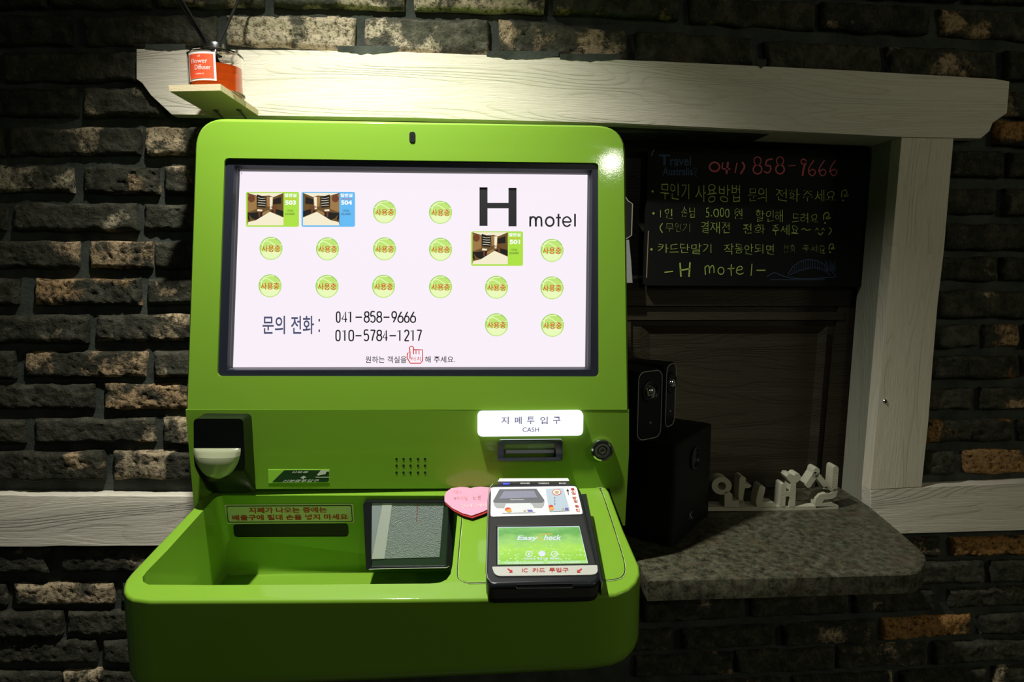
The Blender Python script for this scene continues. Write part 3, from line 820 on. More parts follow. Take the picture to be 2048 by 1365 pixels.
b = MB(); b.plate(LP, [(1414, 1015), (1677, 1013), (1677, 1022), (1414, 1023)], PALE, 0, THK + 0.004, bev=0.0006); b.build('base_bar', sg)
cut('letter', [[(1449, 985), (1458, 983), (1465, 990), (1464, 1003), (1487, 1000), (1488, 1016), (1449, 1016)],
               [(1479, 1016), (1477, 990), (1479, 958), (1482, 953), (1488, 954), (1492, 957), (1491, 968), (1500, 969), (1503, 973), (1498, 977), (1490, 977), (1487, 992), (1486, 1003), (1489, 1009), (1488, 1016)]],
    holes=[(circ(1443.5, 972.5, 20, 17.5, 28), circ(1444, 973, 8.2, 8, 28))])
cut('letter', [[(1514, 1016), (1512, 1004), (1514, 992), (1519, 973), (1524, 971), (1531, 976), (1529, 986), (1524, 1006), (1548, 1006), (1552, 1010), (1552, 1016)]])
cut('letter', [[(1559, 1016), (1563, 970), (1567, 967), (1573, 970), (1572, 984), (1580, 984), (1582, 966), (1575, 960), (1573, 954), (1577, 949), (1583, 949), (1588, 952),
                (1592, 948), (1598, 948), (1603, 955), (1600, 961), (1592, 967), (1592, 980), (1590, 1016), (1578, 1016), (1580, 996), (1577, 993), (1572, 994), (1570, 1016)]])
cut('letter', [bar((1634, 942), (1631, 952), 12), bar((1631, 950), (1617, 971), 11), bar((1634, 950), (1654, 974), 11), bar((1672, 938), (1669, 978), 11),
               [(1650, 970), (1664, 980), (1674, 977), (1675, 986), (1671, 995), (1663, 999), (1648, 1000), (1644, 1008), (1664, 1006), (1668, 1009), (1677, 1012), (1677, 1018),
                (1632, 1018), (1630, 1008), (1633, 997), (1640, 990), (1650, 988), (1660, 988), (1664, 984), (1658, 980), (1648, 979)]])

# ------------------------------------------------------------------ corner shelf with the reed diffuser
PY1 = YP(-0.135)
b = MB()
f4 = [PY1.at(*p) for p in [(337, 170), (441, 168), (441, 181), (339, 183)]]
dx = Vector((0, 0.112, -0.004))
r4 = [PB.at(*p) for p in [(408, 225), (500, 221), (499, 232), (407, 236)]]
r4 = [Vector((f4[i].x + 0.010, PB.p.y, f4[i].z - 0.006)) for i in range(4)]
b.ring(f4, r4, mat('plywood_shelf', (0.62, 0.52, 0.33), 0.7, bump=(300, 0.3, 0.001))); b.face(f4, MATS['plywood_shelf']); b.face(r4[::-1], MATS['plywood_shelf'])
sh_o = thing('small_shelf', (f4[0] + f4[2]) / 2, 'small plywood shelf screwed to the lintel, carrying the reed diffuser', 'shelf')
b.build('board', sh_o, ang=30)
for u in (0.28, 0.78):
    p = f4[3].lerp(f4[2], u); q = p + (r4[3] - f4[3]) * 0.78
    b = MB(); b.lathe([(0.0035, 0.0), (0.0035, -0.0012), (0.001, -0.002)], q + Vector((0, -0.006, 0)), GUNMETAL, n=14, cap=True)
    b.tube([q + Vector((0, -0.004, -0.001)), q + Vector((0.004, 0.026, -0.012))], 0.0014, GUNMETAL); b.build('screw', sh_o)

ctr = (f4[0] + f4[1] + r4[0] + r4[1]) / 4
ctr = Vector((f4[0].lerp(f4[1], 0.56).x + 0.004, -0.082, ctr.z + 0.0006))
RB = 0.0345; HB = 0.055
df = thing('reed_diffuser', ctr, 'glass reed diffuser of orange oil with black sticks, on the small shelf', 'diffuser')
GLASS = mat('clear_glass', (0.98, 0.96, 0.94), 0.02, trans=1.0, ior=1.45)
OIL = mat('orange_oil', (0.95, 0.13, 0.012), 0.05, trans=0.75, ior=1.33)
b = MB(); b.lathe([(0.0, 0.0), (RB - 0.002, 0.0), (RB, 0.002), (RB, HB - 0.003), (RB - 0.003, HB), (0.012, HB), (0.0105, HB - 0.002), (RB - 0.005, HB - 0.003), (RB - 0.0025, HB - 0.005), (RB - 0.0025, 0.004), (RB - 0.004, 0.003), (0.0, 0.003)], ctr, GLASS, n=56)
b.build('glass_jar', df)
b = MB(); b.lathe([(0.0, 0.0032), (RB - 0.004, 0.0032), (RB - 0.0027, 0.0045), (RB - 0.0027, HB - 0.019), (0.0, HB - 0.019)], ctr, OIL, n=56); b.build('oil', df)
b = MB(); b.lathe([(0.0085, -0.004), (0.0115, -0.004), (0.0120, -0.003), (0.0120, 0.009), (0.0112, 0.011), (0.0075, 0.011), (0.0070, 0.009), (0.0070, -0.004)], ctr + Vector((0, 0, HB + 0.001)), SILVER, n=32); b.build('collar', df)
# label wrapped on the jar
PD = YP(ctr.y - RB)
lb = MB(); W1 = mat('white_paper', (0.82, 0.80, 0.76), 0.5); R1 = mat('vermilion_label', (0.80, 0.09, 0.03), 0.5)
def wrap(a0, a1, z0, z1, r, mt, n=12):
    A = [ctr + Vector((math.sin(R(a0 + (a1 - a0) * k / n)) * r, -math.cos(R(a0 + (a1 - a0) * k / n)) * r, z0)) for k in range(n + 1)]
    lb.ring(A, [p + Vector((0, 0, z1 - z0)) for p in A], mt, closed=False)
def wtext(s_, a0, a1, z0, z1, r, mt):
    vv, ff = glyphs(s_); base = len(lb.v)
    for a, c in vv:
        an = R(a0 + (a1 - a0) * a); lb.v.append(ctr + Vector((math.sin(an) * r, -math.cos(an) * r, z0 + (z1 - z0) * c)))
    for f in ff: lb.f.append(tuple(base + i for i in f)); lb.mi.append(lb.m(mt))
wrap(-44, 20, 0.0125, 0.0475, RB + 0.0004, W1); wrap(-40, 16, 0.0150, 0.0450, RB + 0.0008, R1)
wtext('Flower', -32, 4, 0.0335, 0.0390, RB + 0.0011, W1); wtext('Diffuser', -24, 10, 0.0255, 0.0315, RB + 0.0011, W1); wtext('of', -16, -10, 0.041, 0.0435, RB + 0.0011, W1)
wtext('ESSENCE', -22, -4, 0.0195, 0.0212, RB + 0.0011, W1)
lb.build('label', df, smooth=False)
for p, q in [((415, 93), (352, -5)), ((419, 93), (361, -5)), ((433, 97), (480, -6))]:
    a = Plane((0, ctr.y, 0), (0, -1, 0)).at(*p); c = YP(ctr.y - (0.03 if p[0] < 430 else -0.03)).at(*q)
    d = (c - a); b = MB(); b.tube([a - d * 0.40, a + d * 1.9], 0.0019 if p[0] > 430 else 0.0016, mat('black_reed', (0.010, 0.009, 0.009), 0.75, spec=0.15), n=10); b.build('reed', df)

# ================================================================== the kiosk
K = thing('self_service_kiosk', Vector((-0.08, 0, 1.0)), 'lime green wall-mounted self check-in kiosk with a large lit touch screen', 'kiosk')
YBK = -0.016
# --- upper head with the display opening
head = rounded([(387, 236), (1252, 250.5)], 0)
hd = rounded([(391, 235), (1251, 251), (1258, 820), (371, 820)], [62, 58, 0, 0], n=9)
bez = rounded([(449, 316), (1197, 326), (1198, 754), (434, 753)], [9, 9, 9, 9], n=4)
low = [(371, 820), (1258, 820), (1258, 905), (1250, 1052), (1246, 1052), (1224, 995), (1219, 978), (1100, 977), (430, 979), (412, 997), (389, 1027)]
b = MB()
FH = PF.pts(hd); HO = PF.pts(bez)
cx = sum(FH, Vector()) / len(FH)
ins = []
for p in FH:                        # soft rolled edge along the sheet metal
    d = (cx - p); d = d - PF.n * d.dot(PF.n); ins.append(p)
inner = PF.pts(rounded([(396, 240), (1246.5, 255.5), (1254, 820), (375, 820)], [58, 54, 0, 0], n=9))
b.fill([inner, HO], GREEN)
b.ring(inner, [p - PF.n * 0.0035 for p in FH], GREEN)
e0 = [p - PF.n * 0.0035 for p in FH]
e1 = [p - PF.n * 0.022 for p in e0]; KC = Vector((-0.085, 0, 1.38))
def narrow(L, k): return [Vector((KC.x + (p.x - KC.x) * k, p.y, p.z if p.z < 1.3 else 1.3 + (p.z - 1.3) * (0.5 + k / 2))) for p in L]
e2 = narrow(e1, 0.78)
b.ring(e0, e1, GREEN); b.ring(e1, e2, GREEN); b.ring(e2, [Vector((p.x, YBK, p.z)) for p in e2], GREEN)
b.face([Vector((p.x, YBK, p.z)) for p in e2], GREEN)
b.ring(HO, [p - PF.n * 0.006 for p in HO], GREEN)
b.build('head_housing', K, ang=50, wn=True)
# --- lower housing
b = MB(); FL = PG.pts(low); b.fill([FL], GREEN); F1 = [p - PG.n * 0.024 for p in FL]; F2 = narrow(F1, 0.78)
b.ring(FL, F1, GREEN); b.ring(F1, F2, GREEN); b.ring(F2, [Vector((p.x, YBK, p.z)) for p in F2], GREEN); b.face([Vector((p.x, YBK, p.z)) for p in F2][::-1], GREEN)
b.build('lower_housing', K, ang=50, wn=True)
# --- bezel
PSC = PF.shift(-0.015)
b = MB()
ob = PF.pts(rounded([(449.5, 316.5), (1196.5, 326.5), (1197.5, 753.5), (434.5, 752.5)], 9, n=4), -0.0035)
lip = PF.shift(-0.0035).pts([(1183, 339), (1183, 744), (453, 744), (466, 331)][::-1])
lipq = [(468, 331), (1185, 340), (1181, 740), (454, 741)]
ol = [(449.5, 316.5), (1196.5, 326.5), (1197.5, 753.5), (434.5, 752.5)]
q1 = PF.shift(-0.0035)
b.fill([q1.pts(rounded(ol, 9, n=4)), q1.pts(lipq)], BEZEL)
scr = [(480, 343), (1175, 350), (1170, 734), (466, 735)]
b.ring(q1.pts(lipq), PF.shift(-0.008).pts([(474, 336), (1179, 345), (1176, 737), (459, 738)]), BEZEL)
b.ring(PF.shift(-0.008).pts([(474, 336), (1179, 345), (1176, 737), (459, 738)]), PF.shift(-0.0095).pts([(476, 339), (1178, 347), (1174, 736), (461, 737)]), GUNMETAL)
b.ring(PF.shift(-0.0095).pts([(476, 339), (1178, 347), (1174, 736), (461, 737)]), PSC.pts(scr), BLACK)
b.ring([p for p in q1.pts(rounded(ol, 9, n=4))], [p - PF.n * 0.02 for p in q1.pts(rounded(ol, 9, n=4))], BEZEL)
tag(b.build('screen_bezel', K, ang=25), 'blue-black recessed bezel')
# --- the display
b = MB(); b.plate(PSC, scr, SCREEN, 0.0, 0.004, side=BLACK)
disp = tag(b.build('display_screen', K, smooth=False), 'lit pale pink room-selection screen')
o1, o2, o3, o4 = 0.0003, 0.0006, 0.0009, 0.0012


def arc(cx, cy, r, a0, a1, n=8): return [(cx + r * math.cos(R(a0 + (a1 - a0) * k / n)), cy + r * math.sin(R(a0 + (a1 - a0) * k / n))) for k in range(n + 1)]


def room_button(x, y):
    b = MB(); r = 23
    b.plate(PSC, circ(x, y, r, n=36), S_DISCD, o1); b.plate(PSC, circ(x + .6, y + 1.5, r - 1.6, n=36), S_DISC, o2)
    b.plate(PSC, [(x + r * .86 * math.cos(R(a)), y + 3 + r * .80 * math.sin(R(a))) for a in range(10, 171, 10)], S_DISCL, o3)
    b.stroke(PSC, [(x - 20, y - 8), (x - 8, y - 15), (x + 4, y - 9), (x + 13, y - 3)], 1.8, S_DISCL, o3)
    b.stroke(PSC, [(x + 22, y - 8), (x + 8, y - 2), (x - 4, y + 10), (x - 8, y + 20)], 1.4, S_DISCL, o3)
    b.stroke(PSC, [(x - 20, y + 3), (x - 12, y + 14), (x + 2, y + 20)], 1.5, S_DISCL, o3)
    b.stroke(PSC, [(x - 17, y - 2), (x - 15, y - 13), (x - 6, y - 19), (x + 8, y - 20)], 2.0, S_DISCL, o3)
    b.text(PSC, '사용중', (x - 18.5, y - 6, x + 18.5, y + 7.5), S_RED, o4, 0.006)
    b.build('room_button', disp, smooth=False)


for x, y in [(769, 424), (881, 425), (542, 497), (655, 498), (769, 498), (881, 499), (1104, 501), (540, 572), (654, 573), (767, 573), (881, 574), (993, 575), (1104, 576), (993, 650), (1105, 651)]:
    room_button(x, y)


def room_card(x0, y0, x1, y1, colr, num, mirror):
    b = MB(); sx = (x1 - x0) / 106; sy = (y1 - y0) / 70
    b.plate(PSC, rounded(rect(x0, y0, x1, y1), 4, n=3), colr, o1)
    ph0, ph1 = x0 + 3 * sx, x0 + 75 * sx
    def q(u, v): return ((ph0 + (ph1 - ph0) * ((1 - u) if mirror else u)), y0 + (2 + v * 65) * sy)
    def poly(l, mt, o=o3): b.plate(PSC, [q(*p) for p in l], mt, o)
    poly([(0, 0), (1, 0), (1, 1), (0, 1)], S_TAN, o2)
    poly([(0, 0), (1, 0), (.72, .13), (.60, .08), (.30, .10)], S_TANL); poly([(.72, .13), (1, .0), (1, .06)], S_TAN, o4)
    poly([(.52, .12), (.72, .12), (.70, .45), (.55, .42)], S_TANM); poly([(.62, .13), (.70, .13), (.68, .5), (.62, .5)], S_TANL, o4)
    poly([(0, .05), (.25, .10), (.25, .5), (.0, .6)], S_TANM, o3)
    poly([(.26, .05), (.53, .13), (.50, .46), (.27, .43)], S_DK, o4)
    for k in range(4): b.stroke(PSC, [q(.29, .14 + k * .08), q(.38, .17 + k * .07), q(.50, .16 + k * .08)], 0.9, S_TANL, 0.0014)
    b.plate(PSC, [(q(.11, .17)[0] + 7 * sx * math.cos(R(a)), q(.11, .17)[1] + 8 * sy * math.sin(R(a))) for a in range(0, 360, 20)], S_BROWN, o4)
    poly([(.71, .20), (.93, .12), (.94, .33), (.71, .36)], S_DK, o4)
    poly([(.60, .40), (.82, .42), (.80, .48), (.60, .48)], S_BROWN, o4); poly([(.72, .46), (.78, .46), (.78, .62), (.72, .60)], S_BROWN, o4)
    poly([(.62, .56), (1, .74), (1, .56), (.80, .5)], S_DK, o3)
    poly([(.0, .62), (.6, .56), (.25, .84), (.12, .78)], S_DK, o3)
    poly([(.28, .50), (.42, .52), (.40, .57), (.27, .56)], S_TANL, o4); poly([(.30, .57), (.36, .57), (.35, .75), (.31, .75)], S_BROWN, o4); poly([(.42, .6), (.6, .52), (.6, .6), (.40, .70)], S_TANM, o4)
    poly([(.62, .58), (1, .76), (1, 1), (0, 1), (.02, .90), (.24, .84)], S_TANL, o4)
    poly([(.0, .55), (.08, .86), (.0, .8)], S_DK, 0.0014)
    b.text(PSC, '일반실', (x0 + 77 * sx, y0 + 3 * sy, x0 + 101 * sx, y0 + 10.5 * sy), S_WHITE, o2, 0.03)
    b.plate(PSC, rect(x0 + 79 * sx, y0 + 13.6 * sy, x0 + 100 * sx, y0 + 14.6 * sy), flat('screen_orange', (0.85, 0.30, 0.05)) if not mirror else S_RED, o2)
    b.text(PSC, num, (x0 + 78.5 * sx, y0 + 17 * sy, x0 + 100 * sx, y0 + 26 * sy), S_WHITE, o2, 0.035)
    b.text(PSC, '대실:', (x0 + 82 * sx, y0 + 35 * sy, x0 + 95 * sx, y0 + 40 * sy), S_INK, o2); b.text(PSC, '20,000', (x0 + 78 * sx, y0 + 42 * sy, x0 + 97 * sx, y0 + 47 * sy), S_INK, o2)
    b.build('room_card', disp, smooth=False)


room_card(492, 384, 598, 454, S_LIME, '503', False)
room_card(603, 384, 710, 454, S_BLUE, '504', True)
room_card(942, 463, 1046, 532, S_LIME, '501', False)
b = MB()
b.plate(PSC, rect(959, 375, 975, 452), S_INK, o1); b.plate(PSC, rect(1017, 376, 1033, 453), S_INK, o1); b.plate(PSC, rect(975, 406, 1017, 417), S_INK, o1)
lw = 3.6   # "motel" drawn in even round strokes
b.line(PSC, [(1060.5, 433), (1060.5, 453.5)], lw, S_INK, o1)
for xx in (1060.5, 1072): b.stroke(PSC, [(xx, 453 if xx < 1061 else 453), (xx, 441), (xx + 3, 435), (xx + 7, 434.5), (xx + 10.5, 438), (xx + 11.2, 453.5)], lw, S_INK, o1)
b.stroke(PSC, circ(1099.5, 443.5, 8, 9, 12), lw, S_INK, o1, closed=True)
b.line(PSC, [(1117, 428), (1117, 453.5)], lw, S_INK, o1); b.line(PSC, [(1112, 435.5), (1122, 435.5)], 3.2, S_INK, o1)
b.stroke(PSC, [(1126.5, 444), (1141, 444), (1140, 438), (1134, 434), (1127, 438), (1126, 445), (1129, 451), (1135, 453), (1141, 449)], 3.2, S_INK, o1)
b.line(PSC, [(1150, 428), (1150, 453.5)], lw, S_INK, o1)
b.build('screen_logo', disp, smooth=False)
b = MB()
b.text(PSC, '문의', (525, 632, 570, 669), S_SLATE, o1, 0.012, spacing=1.0); b.text(PSC, '전화', (582, 632, 628, 669), S_SLATE, o1, 0.012)
for y in (641, 662): b.plate(PSC, rect(637, y - 2.5, 640, y + 2.5), S_SLATE, o1)
b.build('screen_contact_heading', disp, smooth=False)


def digits(b, s_, xs, y0, y1, wd):
    h = y1 - y0
    G = {'0': [[(0.5, 0), (0.08, .12), (0.0, .5), (.08, .88), (.5, 1), (.92, .88), (1, .5), (.92, .12), (.5, 0)]],
         '1': [[(.2, .12), (.6, .0), (.6, 1)]], '2': [[(.05, .2), (.2, .03), (.6, 0), (.92, .14), (.9, .36), (.5, .66), (.02, .98)], [(.02, 1), (1, 1)]],
         '4': [[(.72, 1), (.72, 0), (0, .72), (1, .72)]], '5': [[(.95, 0), (.2, 0), (.1, .42), (.5, .36), (.95, .5), (.95, .84), (.5, 1), (.02, .88)]],
         '6': [[(.7, 0), (.2, .42), (.0, .7), (.15, .93), (.5, 1), (.88, .93), (1, .7), (.85, .48), (.5, .42), (.12, .52)]],
         '7': [[(0, 0), (1, 0)], [(1, 0), (.6, .5), (.35, 1)]],
         '8': [[(.5, 0), (.12, .08), (.1, .34), (.5, .46), (.92, .36), (.9, .08), (.5, 0)], [(.5, .46), (.06, .56), (.0, .84), (.5, 1), (1, .84), (.94, .56), (.5, .46)]],
         '9': [[(.3, 1), (.8, .58), (1, .3), (.85, .07), (.5, 0), (.12, .07), (0, .3), (.15, .52), (.5, .58), (.88, .48)]], '-': [[(0, .52), (1, .52)]]}
    for ch_, (a, c) in zip(s_, xs):
        for st in G[ch_]:
            b.stroke(PSC, [(a + u * (c - a), y0 + v * h) for u, v in st], wd, S_INK, o1, n=1 if ch_ in '147-' else 4)


b = MB()
digits(b, '041-858-9666', [(673, 680), (684, 694), (695, 705), (711, 724), (729, 738), (741, 750), (754, 763), (767, 779), (784, 793), (796, 806), (809, 818), (821, 831)], 624, 645, 2.7)
digits(b, '010-5784-1217', [(672, 680), (683, 694), (698, 707), (711, 723), (728, 737), (741, 750), (754, 763), (766, 775), (779, 792), (793, 804), (809, 818), (820, 830), (834, 843)], 661, 682, 2.7)
b.build('screen_phone_numbers', disp, smooth=False)
b = MB(); b.text(PSC, '원하는 객실을', (731, 713, 813, 726.5), S_INK, o1, 0.006); b.build('screen_instruction', disp, smooth=False); b = MB(); b.text(PSC, '해 주세요.', (850, 713, 910, 726), S_INK, o1, 0.006); b.build('screen_instruction', disp, smooth=False)
b = MB(); b.stroke(PSC, [(820, 726), (814, 716), (815, 707), (820, 705), (820, 718)], 2.0, S_RED, o1, n=1)
b.line(PSC, [(820, 706), (819, 695), (823, 692.5), (827, 695), (827, 709)], 2.0, S_RED, o1); b.line(PSC, [(827, 700), (845, 700), (845, 722), (841, 727), (820, 727)], 2.0, S_RED, o1)
b.line(PSC, [(832, 701), (832, 709)], 1.6, S_RED, o1); b.line(PSC, [(838, 701), (838, 709)], 1.6, S_RED, o1); b.text(PSC, '터치', (822, 714, 842, 723), S_RED, o1); b.build('pointing_hand_icon', disp, smooth=False)
b = MB(); b.line(PSC, [(482, 345), (484, 347.5), (482.5, 349)], 0.8, S_SLATE, o1); b.build('screen_cursor', disp, smooth=False)
# --- camera lens
b = MB(); cl = rounded(rect(818.5, 263, 830.5, 285.5), 6, n=5); b.plate(PF, cl, BLACK, 0.0012, 0.006, bev=.0006)
b.plate(PF, circ(825, 272.5, 1.0, n=8), S_WHITE if False else SILVER, 0.0016); tag(b.build('camera_lens', K), 'small oval black camera lens')
# --- lit cash label and note slot
b = MB(); b.plate(PG, rounded([(955, 825), (1167, 823), (1166, 872), (955, 874)], 11, n=6), flat('backlit_white', (0.90, 0.96, 1), 1.25), 0.0065, 0.007, bev=.0002)
cashl = tag(b.build('cash_label', K), 'backlit white label')
b = MB(); GI = mat('grey_violet_ink', (0.40, 0.34, 0.46), 0.6)
GI = flat('pale_violet_print', (0.16, 0.13, 0.24), 1.0)
for ch_, x in zip('지폐투입구', (1002.5, 1028.5, 1054, 1080.5, 1106)): b.text(PG, ch_, (x, 834, x + 15, 849), GI, 0.0070, 0.012)
b.text(PG, 'CASH', (1045, 855.5, 1078, 864.5), GI, 0.0070, 0.012); b.build('lettering', cashl, smooth=False)
NAVY = mat('navy_gloss_plastic', (0.022, 0.028, 0.055), 0.18, coat=0.5)
b = MB()
outp = rounded([(996, 880), (1125, 879), (1125, 922), (996, 923)], 5, n=4); inp = [(1008, 888), (1111, 887), (1112, 915), (1007, 916)]
fr = PG.shift(0.009)
b.fill([fr.pts(outp), fr.pts(inp)], NAVY); b.ring(fr.pts(outp), PG.pts(outp, -0.001), NAVY)
b.ring(fr.pts(inp), PG.shift(-0.006).pts([(1011, 891), (1108, 890), (1109, 912), (1010, 913)]), NAVY); b.fill([PG.shift(-0.006).pts([(1011, 891), (1108, 890), (1109, 912), (1010, 913)])], DARK)
slot = b.build('note_slot', K, ang=30)
b = MB(); b.plate(PG, [(1011, 901), (1109, 900), (1109, 907), (1011, 908)], mat('pale_grey_plastic', (0.40, 0.42, 0.50), 0.3), 0.003, 0.008, bev=.0005); b.build('slot_lip', slot)
b = MB(); b.tube(fr.pts([(997, 884), (1000, 881), (1121, 880), (1124, 883)], 0.0006), 0.0010, CHROME, n=6); b.build('slot_trim', slot)
# --- lock
c = PG.at(1203, 899); b = MB()
b.lathe([(0.0148, 0.0), (0.0148, 0.003), (0.0138, 0.0055), (0.0118, 0.0062), (0.0112, 0.0045), (0.0100, 0.0045)], c, CHROME, axis=PG.n, n=36); lk = tag(b.build('key_lock', K), 'round chrome key lock')
b = MB(); b.lathe([(0.0101, 0.0043), (0.0098, 0.0058), (0.0070, 0.0060), (0.0066, 0.0046), (0.0048, 0.0046), (0.0044, 0.0060), (0.0026, 0.0060), (0.0022, 0.0048), (0.0, 0.0048)], c, GUNMETAL, axis=PG.n, n=32); b.build('lock_cylinder', lk)
# --- loudspeaker holes
b = MB()
for y in (919, 932, 946):
    for x in (793, 807, 821, 836, 850): b.plate(PG, circ(x, y, 2.3, n=12), DARK, 0.0004, 0.003)
b.build('speaker_holes', K, smooth=False)
# --- scanner box at left with pale dome
b = MB()
bk = PG.pts(rounded([(404, 827), (503, 828), (512, 985), (410, 985)], [10, 10, 8, 20], n=5)); P3 = PG.shift(0.032)
frt = rounded([(387, 838), (486, 838), (492, 958), (388, 958)], [9, 9, 34, 40], n=5)
FR = P3.pts(frt); GB = mat('black_gloss_box', (0.006, 0.007, 0.008), 0.30, spec=0.3)
b.fill([FR], GB); b.ring(FR, bk, GB); b.face(bk[::-1], GB)
scn = tag(b.build('scanner_box', K, ang=60), 'black glossy box with a pale dome')
b = MB(); q = P3
# dome: flat top edge, bulging belly
ctrp = (434, 897); rows = []
for j in range(0, 9):
    v = j / 8.0; rowp = []
    yb = 897 + 61 * v
    hw = 49 * math.sqrt(max(0, 1 - (v ** 2) * 0.985))
    for i in range(17):
        u = -1 + 2 * i / 16
        bul = 0.0005 + 0.010 * math.sqrt(max(0, (1 - u * u))) * math.sqrt(max(0, 1 - v * v)) ** 0.9 * (0.12 + 0.88 * min(1, v * 3.2))
        xx = 436 + hw * u - (3 if (u > .8) else 0)
        rowp.append(q.at(xx, yb) + q.n * bul)
    rows.append(rowp)
for r0, r1 in zip(rows, rows[1:]): b.ring(r0, r1, CREAM, closed=False)
b.face(rows[0][::-1] , CREAM)
tag(b.build('scanner_dome', scn, ang=70), 'pale cream half dome')
# --- ID insertion sticker
b = MB()
b.plate(PG, [(536, 940), (659, 940), (659, 966), (537, 967)], mat('lime_sticker', (0.40, 0.75, 0.08), 0.45), 0.0006, 0.0006)
b.plate(PG, [(569, 941), (658, 941), (658, 962), (654, 965), (544, 965)], mat('dark_green_print', (0.015, 0.05, 0.022), 0.4), 0.0008)
b.text(PG, '신분증', [(585, 943), (618, 943), (615, 947), (582, 947)], WHITE, 0.0011, 0.02)
b.text(PG, '신분증투입구', [(569, 960), (640, 959), (635, 965), (563, 965.5)], WHITE, 0.0011, 0.02)
b.plate(PG, [(602, 958), (606, 956), (600, 956), (608, 952), (613, 956), (609, 956), (607, 959)], WHITE, 0.0011)
b.plate(PG, [(642, 941), (658, 941), (658, 944), (653, 944), (651, 949), (640, 951), (636, 952), (634, 950)], WHITE, 0.0011); b.line(PG, [(631, 955), (658, 955)], 1.2, WHITE, 0.0011)
b.build('id_card_sticker', K, smooth=False)

# --- tray
def bow(pts): return pts
outer_px = [(418, 977), (386, 1016), (330, 1075), (262, 1146), (251, 1160), (247, 1172), (247, 1183), (253, 1192), (265, 1198), (300, 1202), (560, 1201), (800, 1199.5), (1000, 1197), (1180, 1194), (1232, 1188), (1258, 1178),
            (1273, 1164), (1280, 1148), (1279, 1132), (1247, 1059), (1219, 984), (1214, 977), (1205, 975)]
well_px = [(447, 991.5), (435, 994), (427, 999), (419, 1008), (380, 1051), (335, 1101), (293, 1144), (285, 1155), (286, 1164), (296, 1170), (420, 1171), (650, 1170), (860, 1168), (880, 1166), (893, 1160), (901, 1149), (905, 1130), (914, 1040), (917, 992)]
TO = PT.pts(outer_px); TWp = PT.pts(well_px)
TO[0].y = TWp[1].y + 0.02; TO[-1].y = TWp[1].y + 0.02
zb_ = PT.at(900, 1199).z - 0.092
ct = sum(TO, Vector()) / len(TO)
def inset(loop, d, dz):
    out = []; n = len(loop)
    for i, p in enumerate(loop):
        a = loop[i - 1]; c = loop[(i + 1) % n]; tdir = (c - a); nn = Vector((-tdir.y, tdir.x, 0)).normalized()
        if nn.dot(ct - p) < 0: nn = -nn
        out.append(p + nn * d + Vector((0, 0, dz)))
    return out
b = MB()
ti = inset(TO, 0.003, 0.0)
b.fill([ti, TWp], GREEN)
b.ring(ti, inset(TO, 0.0008, -0.0012), GREEN); b.ring(inset(TO, 0.0008, -0.0012), inset(TO, 0.0, -0.004), GREEN)
low1 = [Vector((p.x, p.y, zb_ + 0.022 + (p.x + 0.1) * 0.03)) for p in TO]
b.ring(inset(TO, 0.0, -0.004), low1, GREEN)
prev = low1
for k in range(1, 6):
    a = R(18 * k); cur = inset(low1, 0.018 * (1 - math.cos(a)), -0.020 * math.sin(a)); b.ring(prev, cur, GREEN); prev = cur
b.face(prev[::-1], GREEN)
# well
zf = PT.at(900, 1199).z - 0.084
SLB = 0.030 / (TWp[1].z - zf)
wl2 = []
for p, (px, py) in zip(TWp, well_px): wl2.append(Vector((p.x, p.y + (0.030 if py < 1010 else 0.0), zf + 0.006)))
b.ring(TWp, [p + Vector((0, 0, -0.001)) for p in TWp], GREEN); b.ring([p + Vector((0, 0, -0.001)) for p in TWp], wl2, GREEN)
cw = sum(wl2, Vector()) / len(wl2)
wl3 = [p + (cw - p).normalized() * 0.006 + Vector((0, 0, -0.006)) for p in wl2]
b.ring(wl2, wl3, GREEN); b.fill([wl3], GREEN)
tray = b.build('tray', K, ang=55, wn=True)
# back wall of the well as a plane
dwb = TWp[-1] - TWp[0]
PWB = Plane(TWp[0], Vector((0, 0.030, -(TWp[1].z - zf - 0.006))).cross(dwb))
if PWB.n.y > 0: PWB = Plane(PWB.p, -PWB.n)
b = MB(); b.plate(PWB, rounded([(448, 1010), (707, 1008), (709, 1046), (452, 1049)], 3, n=2), LABELW, 0.0008, 0.0005)
b.plate(PWB, rounded([(452.5, 1012.5), (703.5, 1010.8), (705.5, 1045), (455.5, 1046)], 3, n=2), INK, 0.0010); b.plate(PWB, rounded([(454.2, 1014.2), (702, 1012.5), (704, 1043.3), (457.2, 1044.3)], 3, n=2), LABELW, 0.0012)
b.text(PWB, '지폐가 나오는 중에는', [(497, 1016), (653, 1015), (654, 1026), (498, 1027.5)], RED, 0.0015, 0.025)
b.text(PWB, '배출구에 절대 손을 넣지 마세요', [(464, 1031), (695, 1029), (696, 1040), (465, 1042)], RED, 0.0015, 0.025)
b.build('warning_label', tray, smooth=False)
b = MB(); sl = rounded([(466, 1050), (696, 1049), (697, 1074), (469, 1075)], 7, n=4)
b.plate(PWB, sl, DARK, 0.0005, 0.0004); b.ring(PWB.shift(.0012).pts(sl), PWB.shift(.0005).pts(sl), BLACK)
tag(b.build('note_outlet', tray, smooth=False), 'long black note outlet slot')
